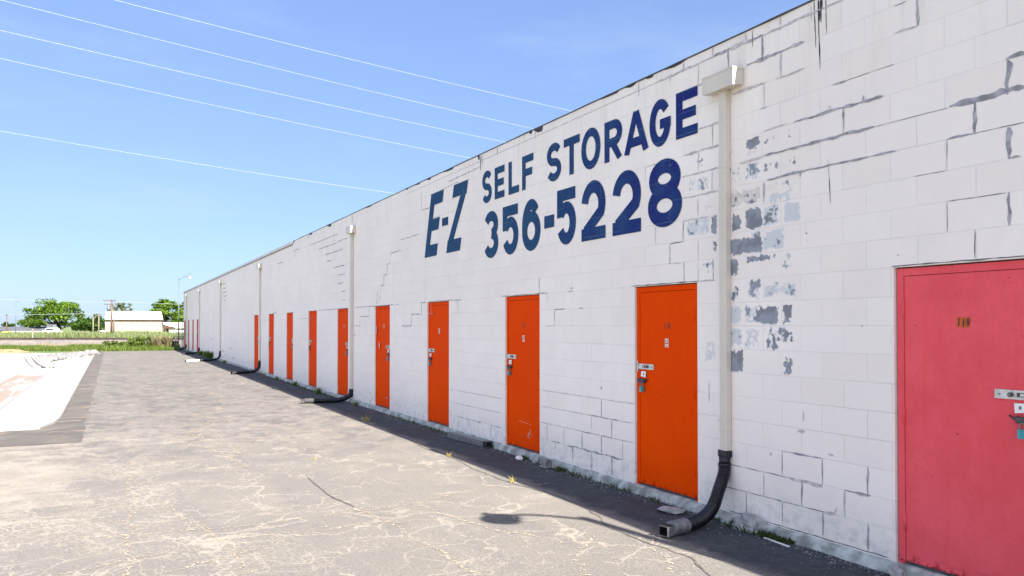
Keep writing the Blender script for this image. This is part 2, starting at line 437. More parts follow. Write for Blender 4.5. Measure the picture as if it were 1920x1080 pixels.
M = dict(
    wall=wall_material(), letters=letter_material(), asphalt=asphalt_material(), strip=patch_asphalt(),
    basin=concrete_basin(), ground=ground_material(), ballast=ballast_material(),
    orange=door_material('orange_door_paint', (0.74, 0.056, 0.0), (0.80, 0.068, 0.0), (0.16, 0.010, 0.003), (0.60, 0.040, 0.0)),
    red=door_material('faded_red_door_paint', (0.74, 0.092, 0.108), (0.82, 0.115, 0.140), (0.20, 0.010, 0.014), (0.68, 0.05, 0.045), 1.6),
    brown=door_material('brown_red_door_paint', (0.50, 0.045, 0.012), (0.55, 0.05, 0.015), (0.14, 0.012, 0.008), (0.42, 0.035, 0.01)),
    caulk=plain('grey_mortar_smear', (0.50, 0.475, 0.48), 0.9, var=0.25, scale=14),
    caulkd=plain('dark_mortar_smear', (0.32, 0.315, 0.345), 0.9, var=0.35, scale=14),
    crack=plain('dark_joint_crack', (0.13, 0.115, 0.12), 0.9, var=0.3, scale=14),
    tar=plain('black_tar', (0.022, 0.020, 0.022), 0.6, var=0.3, scale=10),
    flash=plain('dark_coping_metal', (0.055, 0.05, 0.05), 0.6, var=0.4, scale=4),
    roof=plain('roof_membrane', (0.35, 0.34, 0.33), 0.9),
    beige=plain('beige_sheet_metal', (0.60, 0.55, 0.475), 0.45, var=0.05, scale=2, bump=0.05),
    black=plain('black_corrugated_plastic', (0.0035, 0.0045, 0.011), 0.42, var=0.3, scale=6, bump=0.05),
    blackin=plain('black_inside', (0.006, 0.006, 0.006), 0.9),
    galv=plain('galvanised_metal', (0.18, 0.182, 0.19), 0.45, 0.3, var=0.25, scale=22),
    dullmetal=plain('dull_metal', (0.055, 0.055, 0.06), 0.6, 0.1, var=0.3, scale=22),
    grit=plain('grey_grit', (0.17, 0.17, 0.17), 0.95, var=0.4, scale=30),
    steel=plain('latch_steel', (0.52, 0.53, 0.52), 0.4, 0.55, var=0.2, scale=30),
    pole=plain('lamp_pole_steel', (0.10, 0.125, 0.145), 0.5, 0.2, var=0.12, scale=3),
    darkmetal=plain('dark_rusty_metal', (0.07, 0.06, 0.065), 0.6, 0.3, var=0.5, scale=20),
    white=plain('white_plastic', (0.78, 0.78, 0.76), 0.5, var=0.05),
    brass=plain('padlock_brass', (0.34, 0.42, 0.44), 0.35, 0.6, var=0.2, scale=30),
    teal=plain('teal_padlock_jacket', (0.03, 0.30, 0.33), 0.4, var=0.2, scale=30),
    numdark=plain('dark_number_paint', (0.09, 0.010, 0.008), 0.6),
    numpale=plain('pale_number_paint', (0.62, 0.40, 0.33), 0.6),
    numtile=plain('rust_orange_tile', (0.50, 0.085, 0.01), 0.6, var=0.3, scale=30),
    sticker=plain('pale_sticker', (0.72, 0.62, 0.58), 0.6, var=0.06),
    ink=plain('grey_ink', (0.22, 0.15, 0.14), 0.7),
    footing=plain('worn_footing', (0.34, 0.36, 0.33), 0.95, var=0.45, scale=7, bump=0.9),
    stone=plain('broken_concrete', (0.33, 0.33, 0.32), 0.95, var=0.3, scale=14, bump=0.9),
    riprap=plain('riprap_stone', (0.17, 0.168, 0.168), 0.95, var=0.35, scale=3, bump=0.8),
    tarseal=plain('crack_filler', (0.095, 0.086, 0.078), 0.9, var=0.35, scale=10),
    sandfill=plain('sand_in_crack', (0.36, 0.30, 0.225), 0.95, var=0.2, scale=10),
    bark=plain('bark', (0.06, 0.045, 0.032), 0.95, var=0.3, scale=2),
    wood=plain('weathered_pole_wood', (0.125, 0.085, 0.065), 0.95, var=0.2, scale=2),
    palewood=plain('pale_pole_wood', (0.19, 0.165, 0.135), 0.95, var=0.2, scale=2),
    rail=plain('rusted_rail', (0.055, 0.04, 0.035), 0.7, var=0.3, scale=1),
    tie=plain('railway_tie', (0.10, 0.075, 0.06), 0.95, var=0.3, scale=1),
    cream=plain('cream_sheet_wall', (0.31, 0.265, 0.20), 0.8, var=0.04, scale=1),
    whitewall=plain('white_sheet_roof', (0.80, 0.78, 0.76), 0.7, var=0.03, scale=1),
    browntrim=plain('brown_trim', (0.06, 0.032, 0.022), 0.8),
    greyroof=plain('grey_shingle', (0.075, 0.08, 0.092), 0.9, var=0.12, scale=1),
    yellow=plain('yellow_paint', (0.62, 0.48, 0.14), 0.6),
    orangep=plain('orange_marker', (0.70, 0.12, 0.04), 0.6),
    carpaint=plain('dark_car_paint', (0.03, 0.035, 0.045), 0.25),
    glass=plain('dark_window', (0.03, 0.035, 0.04), 0.15),
    rubber=plain('rubber', (0.02, 0.02, 0.02), 0.8),
    wire=plain('aluminium_wire', (0.40, 0.44, 0.47), 0.5, 0.1),
    wiredark=plain('far_wire', (0.30, 0.33, 0.38), 0.7),
    sandpile=plain('orange_sand', (0.25, 0.15, 0.085), 0.95, var=0.15, scale=2, bump=0.6),
    leafA=leaf_material('leaf_bright', (0.030, 0.070, 0.010), (0.17, 0.28, 0.03)),
    leafB=leaf_material('leaf_dark', (0.018, 0.045, 0.010), (0.07, 0.14, 0.022)),
    leafC=leaf_material('leaf_grey', (0.10, 0.12, 0.075), (0.26, 0.28, 0.18)),
    grass=leaf_material('weed_green', (0.035, 0.065, 0.012), (0.15, 0.20, 0.035)),
    grassfar=leaf_material('meadow_grass', (0.11, 0.145, 0.06), (0.24, 0.27, 0.13)),
    moss=leaf_material('moss_green', (0.018, 0.030, 0.012), (0.055, 0.075, 0.028)),
    drygrass=leaf_material('dry_grass', (0.18, 0.145, 0.08), (0.34, 0.28, 0.18)),
    dryweed=leaf_material('yellow_weed', (0.35, 0.27, 0.06), (0.60, 0.48, 0.14)),
)


def keep(o, root):
    """parent o to root and keep world coordinates baked in o"""
    o.parent = root
    o.matrix_parent_inverse = (Matrix.Translation(root.location) @ root.rotation_euler.to_matrix().to_4x4()).inverted()
    return o


# ================================================================== building
DW, DH, DLOW = 0.985, 2.032, 0.03
DOORS = [  # right (south) edge y, latch side (+1 = north / left in view), number, material key
    (2.700, -1, '119', 'red'), (5.750, 1, '118', 'orange'), (8.775, 1, '117', 'orange'), (11.79, 1, '', 'orange'),
    (14.81, -1, '115', 'orange'), (17.84, -1, '114', 'orange'), (20.93, 1, '', 'orange'), (23.99, -1, '', 'orange'),
    (27.08, 1, '', 'orange'), (30.17, -1, '', 'orange'),
    (52.45, 1, '', 'brown'), (55.55, -1, '', 'brown'), (58.82, 1, '', 'brown'), (61.75, 1, '', 'brown'), ]

bld = empty('storage_building', (12.0, 27.3, GZ))
props(bld, 'long white painted concrete block storage building with orange doors and big navy lettering', 'building')

# --- wall with openings, dense region for the peeling paint
PEEL = [  # i0, i1, j0, j1, dark, pale, dirt
    (7.15, 8.3, 6.05, 6.95, .95, .3, 0), (4.35, 4.95, 5.95, 6.85, .60, .45, 0), (4.1, 5.3, 5.0, 5.5, .12, .25, .2),
    (7.2, 8.3, 7.05, 7.9, .35, .75, 0), (6.2, 7.1, 7.05, 7.95, .25, .55, 0), (4.3, 5.9, 7.3, 7.95, .58, .6, 0), (5.1, 5.9, 7.0, 7.5, .4, .5, 0),
    (7.2, 8.3, 8.05, 8.9, .2, .7, 0), (6.1, 7.1, 8.03, 8.95, .42, .6, 0), (5.15, 6.5, 8.05, 8.8, .72, .5, 0), (4.45, 4.95, 8.05, 8.85, .7, .4, 0), (3.6, 4.5, 8.1, 8.4, .2, .4, 0),
    (7.3, 7.9, 9.05, 9.8, .5, .6, 0), (6.1, 6.95, 9.05, 9.95, .5, .62, 0), (4.2, 6.0, 9.1, 9.8, .36, .62, 0),
    (7.4, 8.3, 10.15, 10.9, .75, .5, 0), (5.2, 6.95, 10.6, 11.0, .60, .4, .3), (4.3, 4.9, 10.2, 10.95, .42, .55, 0),
    (6.05, 8.3, 11.05, 11.75, .88, .7, 0), (6.05, 6.7, 11.4, 11.95, .55, .8, 0), (4.85, 5.95, 11.1, 11.95, .28, .80, 0), (3.55, 3.9, 11.2, 11.8, .42, .2, 0),
    (7.2, 7.8, 12.05, 12.9, .62, .55, 0), (6.02, 6.98, 12.05, 12.95, .85, .7, 0), (5.1, 6.0, 12.1, 12.95, .5, .85, 0), (4.0, 4.85, 12.1, 12.9, .3, .82, 0),
    (6.0, 8.3, 13.05, 13.9, .25, .1, .62), (4.5, 5.6, 13.0, 13.45, .1, .72, .2), (4.4, 5.0, 13.35, 13.9, .46, .3, .3), (5.0, 6.0, 13.4, 13.9, .2, .1, .5),
    (7.2, 8.3, 14.1, 14.9, .42, .5, .3), (6.1, 7.0, 14.05, 14.95, .46, .6, .2), (5.0, 6.0, 14.2, 14.8, .46, .1, .3), (4.1, 4.8, 14.3, 14.8, .36, .1, .2),
    (7.6, 8.3, 15.2, 15.8, .42, .5, .1), (6.1, 6.95, 15.5, 15.95, .72, .2, .3), (6.2, 7.0, 15.1, 15.6, .3, .2, .5), (4.3, 5.9, 15.3, 15.9, .30, .0, .34), (6.0, 7.6, 16.0, 16.3, .1, .0, .4),
    (8.75, 9.1, 12.1, 12.95, .9, .4, 0), (9.2, 10.8, 12.1, 12.95, .32, .66, 0), (9.15, 10.7, 14.1, 14.9, .34, .5, .1), (8.7, 9.6, 13.1, 13.8, .1, .1, .5), (8.72, 9.0, 11.2, 11.8, .75, .2, 0),
    (9.6, 10.9, 15.2, 15.8, .22, .1, .3), (9.5, 10.6, 13.2, 13.9, .2, .1, .36), (8.8, 9.6, 6.4, 7.4, .1, .55, 0), (8.9, 9.4, 3.4, 4.0, .1, .4, 0),
    (8.7, 9.7, 10.1, 10.9, .3, .4, .2), (3.9, 8.2, 2.3, 2.5, .2, .1, .1),
]


def peel_at(y, z):
    i = (y - Y0) / H; j = z / H
    d = p = t = 0.0
    n = noise.noise(Vector((i * 1.9, j * 1.9, 1.0))) * 0.5 + noise.noise(Vector((i * 5.5, j * 5.5, 7.0))) * 0.45 + noise.noise(Vector((i * 13, j * 13, 3.0))) * 0.25
    for i0, i1, j0, j1, a, b, c in PEEL:
        if i0 - .3 < i < i1 + .3 and j0 - .3 < j < j1 + .3:
            e = min((i - i0), (i1 - i), (j - j0) * 1.0, (j1 - j) * 1.0) / 0.16 + n * .75
            k = max(0.0, min(1.0, 0.5 + e * 0.5))
            d = max(d, k * (a + n * 0.7 * (1.2 - a)))
            p = max(p, k * (b + n * 0.4))
            t = max(t, k * (c + n * 0.3))
    return max(0, d), max(0, p), max(0, t)


def build_wall():
    mb = MB()
    dense = [(3.0, 10.0, 2.0, 10.0), (3.0, 11.2, 10.0, 17.2)]
    dn = [(gy(a), gy(b), c * H, d * H) for a, b, c, d in dense]
    op = [(r, r + DW, -DLOW, DH) for r, *_ in DOORS]
    ys = sorted({YS, YN} | {o[0] for o in op} | {o[1] for o in op} | {d[0] for d in dn} | {d[1] for d in dn})
    zs = sorted({GZ - 0.1, -DLOW, DH, ROOF} | {d[2] for d in dn} | {d[3] for d in dn})
    cols = {}
    for a, b in zip(ys, ys[1:]):
        for c, d in zip(zs, zs[1:]):
            my, mz = (a + b) / 2, (c + d) / 2
            if any(o[0] < my < o[1] and o[2] < mz < o[3] for o in op): continue
            if any(q[0] < my < q[1] and q[2] < mz < q[3] for q in dn):
                ny = max(1, round((b - a) / .012)); nz = max(1, round((d - c) / .012))
                base = len(mb.v)
                for k in range(nz + 1):
                    for l in range(ny + 1):
                        y = a + (b - a) * l / ny; z = c + (d - c) * k / nz
                        cols[len(mb.v)] = peel_at(y, z)
                        mb.v.append((WX, y, z))
                for k in range(nz):
                    for l in range(ny):
                        q = base + k * (ny + 1) + l
                        mb.f.append((q, q + ny + 1, q + ny + 2, q + 1)); mb.m.append(0); mb.sm.append(False)
            else:
                mb.face([(WX, a, c), (WX, a, d), (WX, b, d), (WX, b, c)])
    T = 0.14
    for o in op:   # reveals
        a, b, c, d = o
        mb.face([(WX, b, c), (WX, b, d), (WX + T, b, d), (WX + T, b, c)])
        mb.face([(WX, a, c), (WX + T, a, c), (WX + T, a, d), (WX, a, d)])
        mb.face([(WX, a, d), (WX + T, a, d), (WX + T, b, d), (WX, b, d)])
        mb.face([(WX, a, c), (WX, b, c), (WX + T, b, c), (WX + T, a, c)], 1)
        mb.face([(WX + T, a, c), (WX + T, b, c), (WX + T, b, d), (WX + T, a, d)], 4)
    XB = 24.0
    mb.face([(WX, YN, GZ - .1), (WX, YN, ROOF), (XB, YN, ROOF), (XB, YN, GZ - .1)])
    mb.face([(WX, YS, GZ - .1), (XB, YS, GZ - .1), (XB, YS, ROOF), (WX, YS, ROOF)])
    mb.face([(XB, YS, GZ - .1), (XB, YN, GZ - .1), (XB, YN, ROOF), (XB, YS, ROOF)])

    # --- smears of repair mortar and open cracks that follow the joints
    rnd = random.Random(4)
    lvl = [0]

    def smear(i0, j0, i1, j1, w, mat=2, ragged=0.5):
        lvl[0] = (lvl[0] + 1) % 40
        off = 0.0012 + lvl[0] * 0.00008
        a = Vector((gy(i0), j0 * H)); b = Vector((gy(i1), j1 * H))
        L = (b - a).length
        if L < 1e-4: return
        t = (b - a) / L; nrm = Vector((-t.y, t.x))
        n = max(3, int(L / 0.035))
        pu, pl = [], []
        ph = rnd.random() * 99
        for k in range(n + 1):
            s = k / n
            e = min(1.0, min(s, 1 - s) * n / 1.6 + 0.35)
            w1 = w * e * (0.5 + ragged * (noise.noise(Vector((ph, s * L * 9, 0))) + .6 * noise.noise(Vector((ph, s * L * 30, 4)))))
            w2 = w * e * (0.5 + ragged * (noise.noise(Vector((ph + 20, s * L * 9, 0))) + .6 * noise.noise(Vector((ph + 9, s * L * 34, 4)))))
            dr = 0.0022 * noise.noise(Vector((ph, s * L * 3, 8)))
            c = a + t * L * s + nrm * dr
            pu.append(c + nrm * max(w1, w * .12)); pl.append(c - nrm * max(w2, w * .12))
        for k in range(n):
            q = [pu[k], pu[k + 1], pl[k + 1], pl[k]]
            mb.face([(WX - off, v.x, v.y) for v in q], mat)

    C, D, K = 2, 3, 4   # caulk, dark caulk, crack
    S = [
        # near right, low
        (5, 3, 3, 3, .020, D), (5, 2, 5, 3, .020, D), (3, 2, 3, 3, .020, D), (6, 2, 3, 2, .020, D), (4.6, 1.97, 3.05, 1.97, .030, C), (3.6, 1.93, 3.0, 1.93, .045, C),
        (4, 1, 4, 2, .024, D), (6, 1, 6, 2, .007, K), (2, 1, 2, 2, .022, C), (2, 2, .9, 2, .022, D), (1.5, 1.97, .95, 1.96, .034, C), (1, 2, 1, 3, .026, D),
        (6, 1, 4, 1, .012, D), (4, 1, 2.6, 1, .009, K), (3.0, .97, 2.4, 1.04, .045, C), (2.5, 1.02, 2.35, 1.3, .03, C), (7, 0, 7, 1, .008, K), (5, 0.1, 5, 1, .010, D), (3, 0.1, 3, 1, .026, D), (1, .05, 1, 1, .026, D), (5.2, .97, 4.8, .97, .03, C),
        (8.5, 2, 6, 2, .006, K), (8.5, 1, 6, 1, .007, K), (8, 0, 0.2, .01, .012, K),
        # upper right of the spout
        (7.73, 18.03, 5.8, 18.03, .035, C), (5.87, 17, 5.87, 18, .016, C), (6.1, 17, 5.7, 17, .02, C), (2.42, 16.98, 1.79, 16.98, .03, D),
        (5.87, 16.03, 4.6, 16.06, .014, C), (4.3, 16.03, 2.0, 16.03, .028, D), (2.0, 16.02, .28, 16.02, .036, D), (1.93, 15, 1.93, 16, .018, D), (1.07, 16, 1.07, 16.25, .026, D),
        (7.3, 14.95, 5.9, 14.98, .028, C), (5.9, 15, .62, 15.02, .030, D), (5.73, 13.98, 3.7, 14.02, .030, D), (3.8, 14.02, -.24, 14, .022, D), (3.98, 13.8, 3.98, 14, .014, D), (5.9, 13.1, 5.9, 13.9, .02, C),
        (-.2, 19, -.66, 19, .02, D), (-1.07, 18.05, -1.07, 18.95, .034, D), (-.19, 18.05, -1.1, 18.03, .022, C),
        (-2.16, 15.03, -4.5, 15.05, .055, D), (-3.95, 16.02, -4.6, 16.02, .045, D), (-4.0, 14.95, -4.0, 16, .055, D), (-2.98, 14, -2.98, 15, .055, D), (-2.06, 14, -3.1, 14, .032, D),
        (-3.1, 14, -4.6, 14, .007, K), (0.6, 15.02, -2.1, 15.02, .006, K), (2.0, 16.98, -.2, 17, .005, K), (-2.06, 13.0, -2.06, 14, .007, K), (-4.02, 13.05, -4.02, 13.95, .055, D), (-4.0, 13.02, -4.35, 13.02, .03, D),
        (-4.02, 11, -4.02, 12, .034, D), (-.9, 13, -2.07, 13, .006, K), (-2.07, 12, -3.94, 12, .006, K), (-2.96, 10.1, -2.96, 11, .010, K), (0, 10.05, -4.8, 10.06, .012, K), (-2.06, 11, -2.06, 12, .005, K),
        # under the coping
        (13.2, 20.02, 8.94, 20.04, .034, C), (8.94, 20.04, 5.9, 20.03, .034, D), (7.9, 20.06, 6.7, 20.04, .05, C), (5.9, 20.0, 3.0, 20.04, .030, C), (3.1, 20.04, 0.5, 20.02, .020, C),
        (8.94, 20.05, 8.94, 20.44, .03, C), (9.93, 19.05, 9.93, 20, .016, C), (10.0, 19.04, 9.4, 19.04, .024, C), (7.96, 19.25, 7.96, 20, .038, D), (6.92, 20.1, 6.92, 20.44, .03, C), (5.96, 19.1, 5.96, 20, .032, D),
        (6.86, 19.04, 3.75, 19.04, .034, D), (4.4, 19.08, 3.9, 19.05, .05, C), (4.95, 18.05, 4.95, 19, .034, C), (5.2, 18.0, 3.78, 18, .024, C), (4.95, 20.1, 4.95, 20.42, .03, C), (10.97, 20.05, 10.97, 20.4, .03, C), (12, 19.8, 12, 20, .02, C),
        # left of the spout
        (9.9, 17, 8.6, 17.02, .028, C), (11, 16, 8.6, 16.02, .030, C), (9.95, 15, 9.95, 16, .024, C), (11.15, 15, 8.6, 15, .028, C), (9.05, 14, 9.05, 15, .022, C), (11.15, 14, 8.6, 13.98, .022, C), (11.05, 12.93, 8.7, 12.9, .02, C),
        (11.05, 12, 11.05, 12.95, .020, D), (12.1, 11.93, 11, 11.97, .014, K), (12.06, 11, 12.06, 11.9, .020, C), (12.2, 11, 11.2, 10.97, .022, C), (13.97, 15.2, 13.97, 16, .01, C), (13.17, 12.05, 13.17, 12.95, .012, C), (14, 16.0, 12.4, 16.0, .01, C), (10.0, 13, 10.0, 14, .012, C), (10, 10, 10, 11.9, .008, C), (9, 16, 9, 17, .018, C),
        # around doors 118 / 117
        (11, 10.02, 11, 11, .016, D), (15.2, 10.05, 8.9, 10.05, .014, K), (10, 10.05, 9, 10.05, .02, C), (9, 10.05, 9, 11, .018, C), (18, 3, 18, 4, .020, D), (19, 3, 16.4, 3, .018, D), (17, 2, 17, 3, .018, D), (19, 2.3, 19, 3, .010, C), (18, 2, 17, 2, .020, D),
        (18, 1, 18, 2, .020, D), (20, 2, 19, 2, .020, D), (20, 1, 20, 2, .020, D), (21.6, 1, 16, 1, .026, D), (21, 0.2, 21, 1, .020, D), (19, 0, 19, 1, .034, C), (17, 0, 17, 1, .026, D), (24, 1, 24, 2, .010, C), (22, 1, 22, 2, .010, C), (23, .5, 23, 1, .016, D), (23.4, 1, 22.4, 1, .02, D), (16, 1, 16, 2, .010, C),
        (24.6, 4, 15, 4, .004, K), (24.6, 3, 15, 3, .004, K), (24.9, 2, 15, 2, .004, K), (25, 10.05, 25, 11, .018, D), (30.4, 10.04, 24.2, 10.05, .012, K), (24, 9.5, 24, 10, .018, C), (24.9, 10, 23.9, 10, .018, C), (23.1, 8.05, 23.1, 9, .016, D), (23.1, 9, 21.7, 9, .018, D), (24, 8, 23, 8, .018, D), (20.3, 9, 19.8, 9, .03, D), (21.5, 10, 21.0, 10.05, .02, C),
        # between 116 and 117, low
        (32, 0.1, 32, 1, .026, D), (32, 1, 30.5, 1, .010, K), (36, 0, 36, 1, .014, D), (38, 1, 34, 1.0, .008, K), (38.5, 2, 30.4, 2, .005, K), (38.5, 3, 30.4, 3, .005, K), (34.5, 1.02, 33.6, 1.0, .03, D), (37, 1.2, 37, 2, .016, C), (38, .3, 38, 1, .012, C),
        # left of 116
        (46, 9, 46, 9.95, .026, D), (46.2, 10, 45, 10, .020, D), (47.8, 9.05, 46, 9, .024, D), (48.5, 8, 48.5, 9, .024, D), (51, 8, 48.5, 8, .026, D), (48.5, 9, 47.8, 9.05, .03, D), (44.2, 10.05, 39, 10.05, .012, K), (43.7, 9, 43.7, 10, .012, C), (44.2, 9, 43.2, 9.02, .026, D), (38, 9, 38, 10, .018, C), (38.9, 10, 37.3, 10, .024, D), (39, 9, 37.8, 9, .018, C), (45, 10, 45, 20, .004, K),
        (53, 9, 53, 10, .018, C), (53, 10, 52, 10, .016, C), (53.5, 12, 53.5, 14, .012, C), (53.6, 9.95, 53.6, 12, .008, C),
        (58.45, 10.2, 57.6, 11, .02, D), (57.5, 11, 57.5, 12, .030, D), (57.5, 12, 56.5, 12, .030, D), (56.5, 12, 56.5, 13, .030, D), (56.5, 13, 55.5, 13, .028, D), (55.5, 13, 55.5, 14, .030, D), (55.5, 14, 54.5, 14, .028, D), (54.5, 14, 54.4, 15, .022, D), (54.6, 15, 51.5, 15, .028, D), (51.5, 16, 46.6, 16, .022, D),
        (46, 18, 46, 19.6, .024, D), (46, 18, 44, 18, .026, D), (44, 17, 41.5, 17, .020, C), (44, 19, 38, 19.2, .02, C), (41, 18, 41, 19, .02, C), (40, 19.5, 34, 19.6, .03, C),
        (50, 20.02, 13.2, 20.02, .012, C), (66.5, 10.02, 53.4, 10.02, .022, D), (61.5, 9, 61.5, 10, .018, D), (64.8, 9, 61.4, 9, .022, D), (64.8, 8, 64.8, 9, .018, D), (66.7, 8, 64.6, 8, .020, D), (66.7, 7, 66.7, 8, .016, D), (67.5, 7, 66.3, 7, .02, D), (63, 8, 63, 9, .012, C),
        (59, 10.1, 58.4, 11.6, .04, C), (56, 1, 55, 1, .03, D), (52, .1, 52, 1, .014, D),
        (84, 10, 70, 10.02, .022, D), (99.8, 19, 95.6, 19.05, .03, D), (98, 18, 98, 19, .02, D), (89.4, 18.9, 74, 18.9, .022, D), (84, 17.9, 74.7, 17.9, .024, D), (80.6, 16.9, 72, 16.9, .028, D), (79.6, 16, 77.4, 16, .035, D), (82, 17, 82, 19, .018, D), (79, 16, 79, 18, .022, D), (76, 17, 76, 19, .022, D), (86, 17.9, 86, 19, .018, D), (74, 14, 71, 14, .03, D), (74, 13, 71.6, 13, .03, D), (76, 15, 71, 15, .03, D), (72.5, 12, 70.8, 12, .03, D), (72, 11, 70.8, 11, .03, D), (75, 18, 70, 18, .02, D), (112, 18, 108, 18, .03, D), (103, 10, 99, 10, .02, D), (90, 9, 88, 9, .03, D),
        (90, 8, 88.5, 8, .02, D), (95, 9, 90.5, 9, .012, K), (117, 10.1, 112.5, 10.1, .022, D), (125, 9, 118, 9, .02, D), (137, 10, 131, 10, .02, D),
        (186, 18, 176, 18, .05, D), (181, 16.9, 176, 16.9, .05, D), (183, 15.9, 175, 16, .05, D), (180, 15, 174, 15, .05, D), (180, 14, 176, 14, .05, D), (184, 2, 178, 2, .05, D), (178, 1.4, 174, 1.4, .04, D), (165, 1, 160, 1, .05, D), (170, 3, 164, 3, .03, D), (205, 4.5, 203, 4.5, .1, D),
    ]
    for i0, j0, i1, j1, w, m in S: smear(i0, j0, i1, j1, w * (.55 if w < .04 else .56), m, .8)
    # small stray dabs
    for (i, j, w, h) in ((4.0, 3.9, .07, .03), (3.9, 4.5, .02, .09), (2.6, 3.2, .05, .02), (18, 4.6, .04, .04), (21.1, 10.2, .06, .03), (2.55, 16.2, .02, .02),
                         (59, 7.6, .06, .19), (60.2, 6.1, .03, .06), (58.0, 6.1, .05, .14), (5.6, 2.8, .03, .03), (6.0, 17.0, .03, .02), (60, 4.6, .05, .03), (61, 1.1, .09, .03), (39, 3, .03, .05), (1.2, 8.0, .02, .02), (9.3, 5.0, .015, .2)):
        n = 9; pts = []
        ph = rnd.random() * 50
        for k in range(n):
            a = 2 * PI * k / n; r = .5 * (1 + .5 * noise.noise(Vector((ph, k * .9, 0))))
            pts.append((WX - .0011, gy(i) - math.cos(a) * w * r, j * H + math.sin(a) * h * r))
        mb.face(pts, 2)
    # black tar runs from the coping and a thin open crack
    for i0, j0, i1, j1, w in ((3.4, 20.3, 3.4, 19.75, .006), (3.26, 20.45, 3.19, 18.64, .011), (3.08, 20.4, 2.99, 17.74, .012), (2.94, 20.45, 2.94, 19.5, .014), (2.71, 20.4, 2.67, 18.96, .008), (6.52, 20.46, 6.5, 19.71, .008), (3.05, 20.45, 3.0, 19.6, .02), (2.9, 20.45, 2.93, 20.0, .03),
                              (2.65, 14.25, 2.6, 13.6, .007), (2.6, 13.6, 2.54, 12.57, .008), (33.8, 20.4, 33.8, 19.3, .03), (33.6, 20.4, 33.5, 19.7, .02), (31, 20.4, 31, 19.9, .015), (25.5, 20.4, 25.5, 19.9, .012), (14.5, 20.4, 14.5, 19.7, .012), (68, 20.4, 68, 19.6, .03), (90, 20.4, 90, 19.9, .04)):
        smear(i0, j0, i1, j1, w * .65, 5, 0.5)
    # flaked black spots where the coping has worn
    for k in range(120):
        i = rnd.uniform(5, 290); L = rnd.uniform(.05, .3) * (1 + i / 80); dz = rnd.uniform(.012, .05)
        if rnd.random() < .7: continue
        dz *= .45
        a = gy(i)
        lvl[0] = (lvl[0] + 1) % 40
        off = .0016 + lvl[0] * .00008
        mb.face([(WX - off, a, ROOF), (WX - off, a + L * .3, ROOF - dz * .8), (WX - off, a + L * .6, ROOF - dz), (WX - off, a + L, ROOF - dz * .3), (WX - off, a + L * 1.1, ROOF)], 5)
    for a, L, dz in ((8.68, .24, .06), (8.97, .08, .035), (10.6, .07, .07), (11.6, .45, .025), (12.6, .2, .025), (6.4, .14, .02), (7.0, .4, .015), (19.4, .4, .06), (21.5, .4, .045), (23.8, .3, .04)):
        off = .0062
        mb.face([(WX - off, a, ROOF), (WX - off, a + L * .1, ROOF - dz), (WX - off, a + L * .55, ROOF - dz * .9), (WX - off, a + L * .8, ROOF - dz * .5), (WX - off, a + L, ROOF)], 5)

    o = mb.build('wall', [M['wall'], M['footing'], M['caulk'], M['caulkd'], M['crack'], M['tar']])
    ca = o.data.color_attributes.new('peel', 'FLOAT_COLOR', 'POINT')
    buf = [0.0] * (4 * len(o.data.vertices))
    for k, c in cols.items(): buf[4 * k:4 * k + 3] = c
    ca.data.foreach_set('color', buf)
    return o


keep(build_wall(), bld)

rf = MB()
rf.box(WX + .2, 24.0, YS + .02, YN - .02, ROOF - .25, ROOF - .10)
keep(rf.build('roof', M['roof']), bld)

cp = MB()
n = 360
for k in range(n):
    a = YS - .02 + (YN - YS + .04) * k / n; b = YS - .02 + (YN - YS + .04) * (k + 1) / n
    za = .012 + .007 * noise.noise(Vector((a * 1.3, 0, 0))); zb = .012 + .007 * noise.noise(Vector((b * 1.3, 0, 0)))
    xa = WX - .010 - .008 * noise.noise(Vector((a * 2, 5, 0))); xb = WX - .010 - .008 * noise.noise(Vector((b * 2, 5, 0)))
    la = ROOF + .002 - max(0, .007 * noise.noise(Vector((a * 2.2, 9, 0)))); lb = ROOF + .002 - max(0, .007 * noise.noise(Vector((b * 2.2, 9, 0))))
    cp.face([(xa, a, la), (xa, a, ROOF + za), (xb, b, ROOF + zb), (xb, b, lb)])
    cp.face([(xa, a, ROOF + za), (WX + .22, a, ROOF + za), (WX + .22, b, ROOF + zb), (xb, b, ROOF + zb)])
    cp.face([(xa, a, la), (xb, b, lb), (WX + .005, b, lb), (WX + .005, a, la)])
keep(cp.build('coping', M['flash']), bld)
dp = MB()
dp.box(WX - .022, WX - .0125, 24.0, YN, ROOF - .085, ROOF + .005)
dp.box(WX - .0245, WX - .0225, 24.0, YN, ROOF - .100, ROOF - .078, 1)  # dark strip paints the shadow line below the drip edge
keep(dp.build('drip_edge', [M['beige'], M['flash']]), bld)

# --- worn footing ledge
ft = MB()
prev = None
y = YS
rnd = random.Random(9)
while y < YN:
    w = .050 + .022 * noise.noise(Vector((y * 2.2, 1, 0))) + .012 * noise.noise(Vector((y * 9, 2, 0)))
    if 5.0 < y < 5.35: w += .03
    t = -.012 + .008 * noise.noise(Vector((y * 5, 3, 0)))
    dip = max(0, noise.noise(Vector((y * 1.1, 8, 0)))) * .03
    cur = [(WX - w - .02, y, GZ - .02), (WX - w, y, GZ + .035 - dip * .5), (WX - w * .8, y, t - .018 - dip), (WX - .004, y, t), (WX + .03, y, t)]
    if prev:
        for k in range(4):
            ft.face([prev[k], prev[k + 1], cur[k + 1], cur[k]], 0, True)
    prev = cur
    y += .05
keep(ft.build('footing', M['footing']), bld)

# ------------------------------------------------------------------ glyph strokes
def arc(cx, cy, rx, ry, a0, a1, n=18):
    return [(cx + rx * math.cos(R(a0 + (a1 - a0) * k / n)), cy + ry * math.sin(R(a0 + (a1 - a0) * k / n))) for k in range(n + 1)]


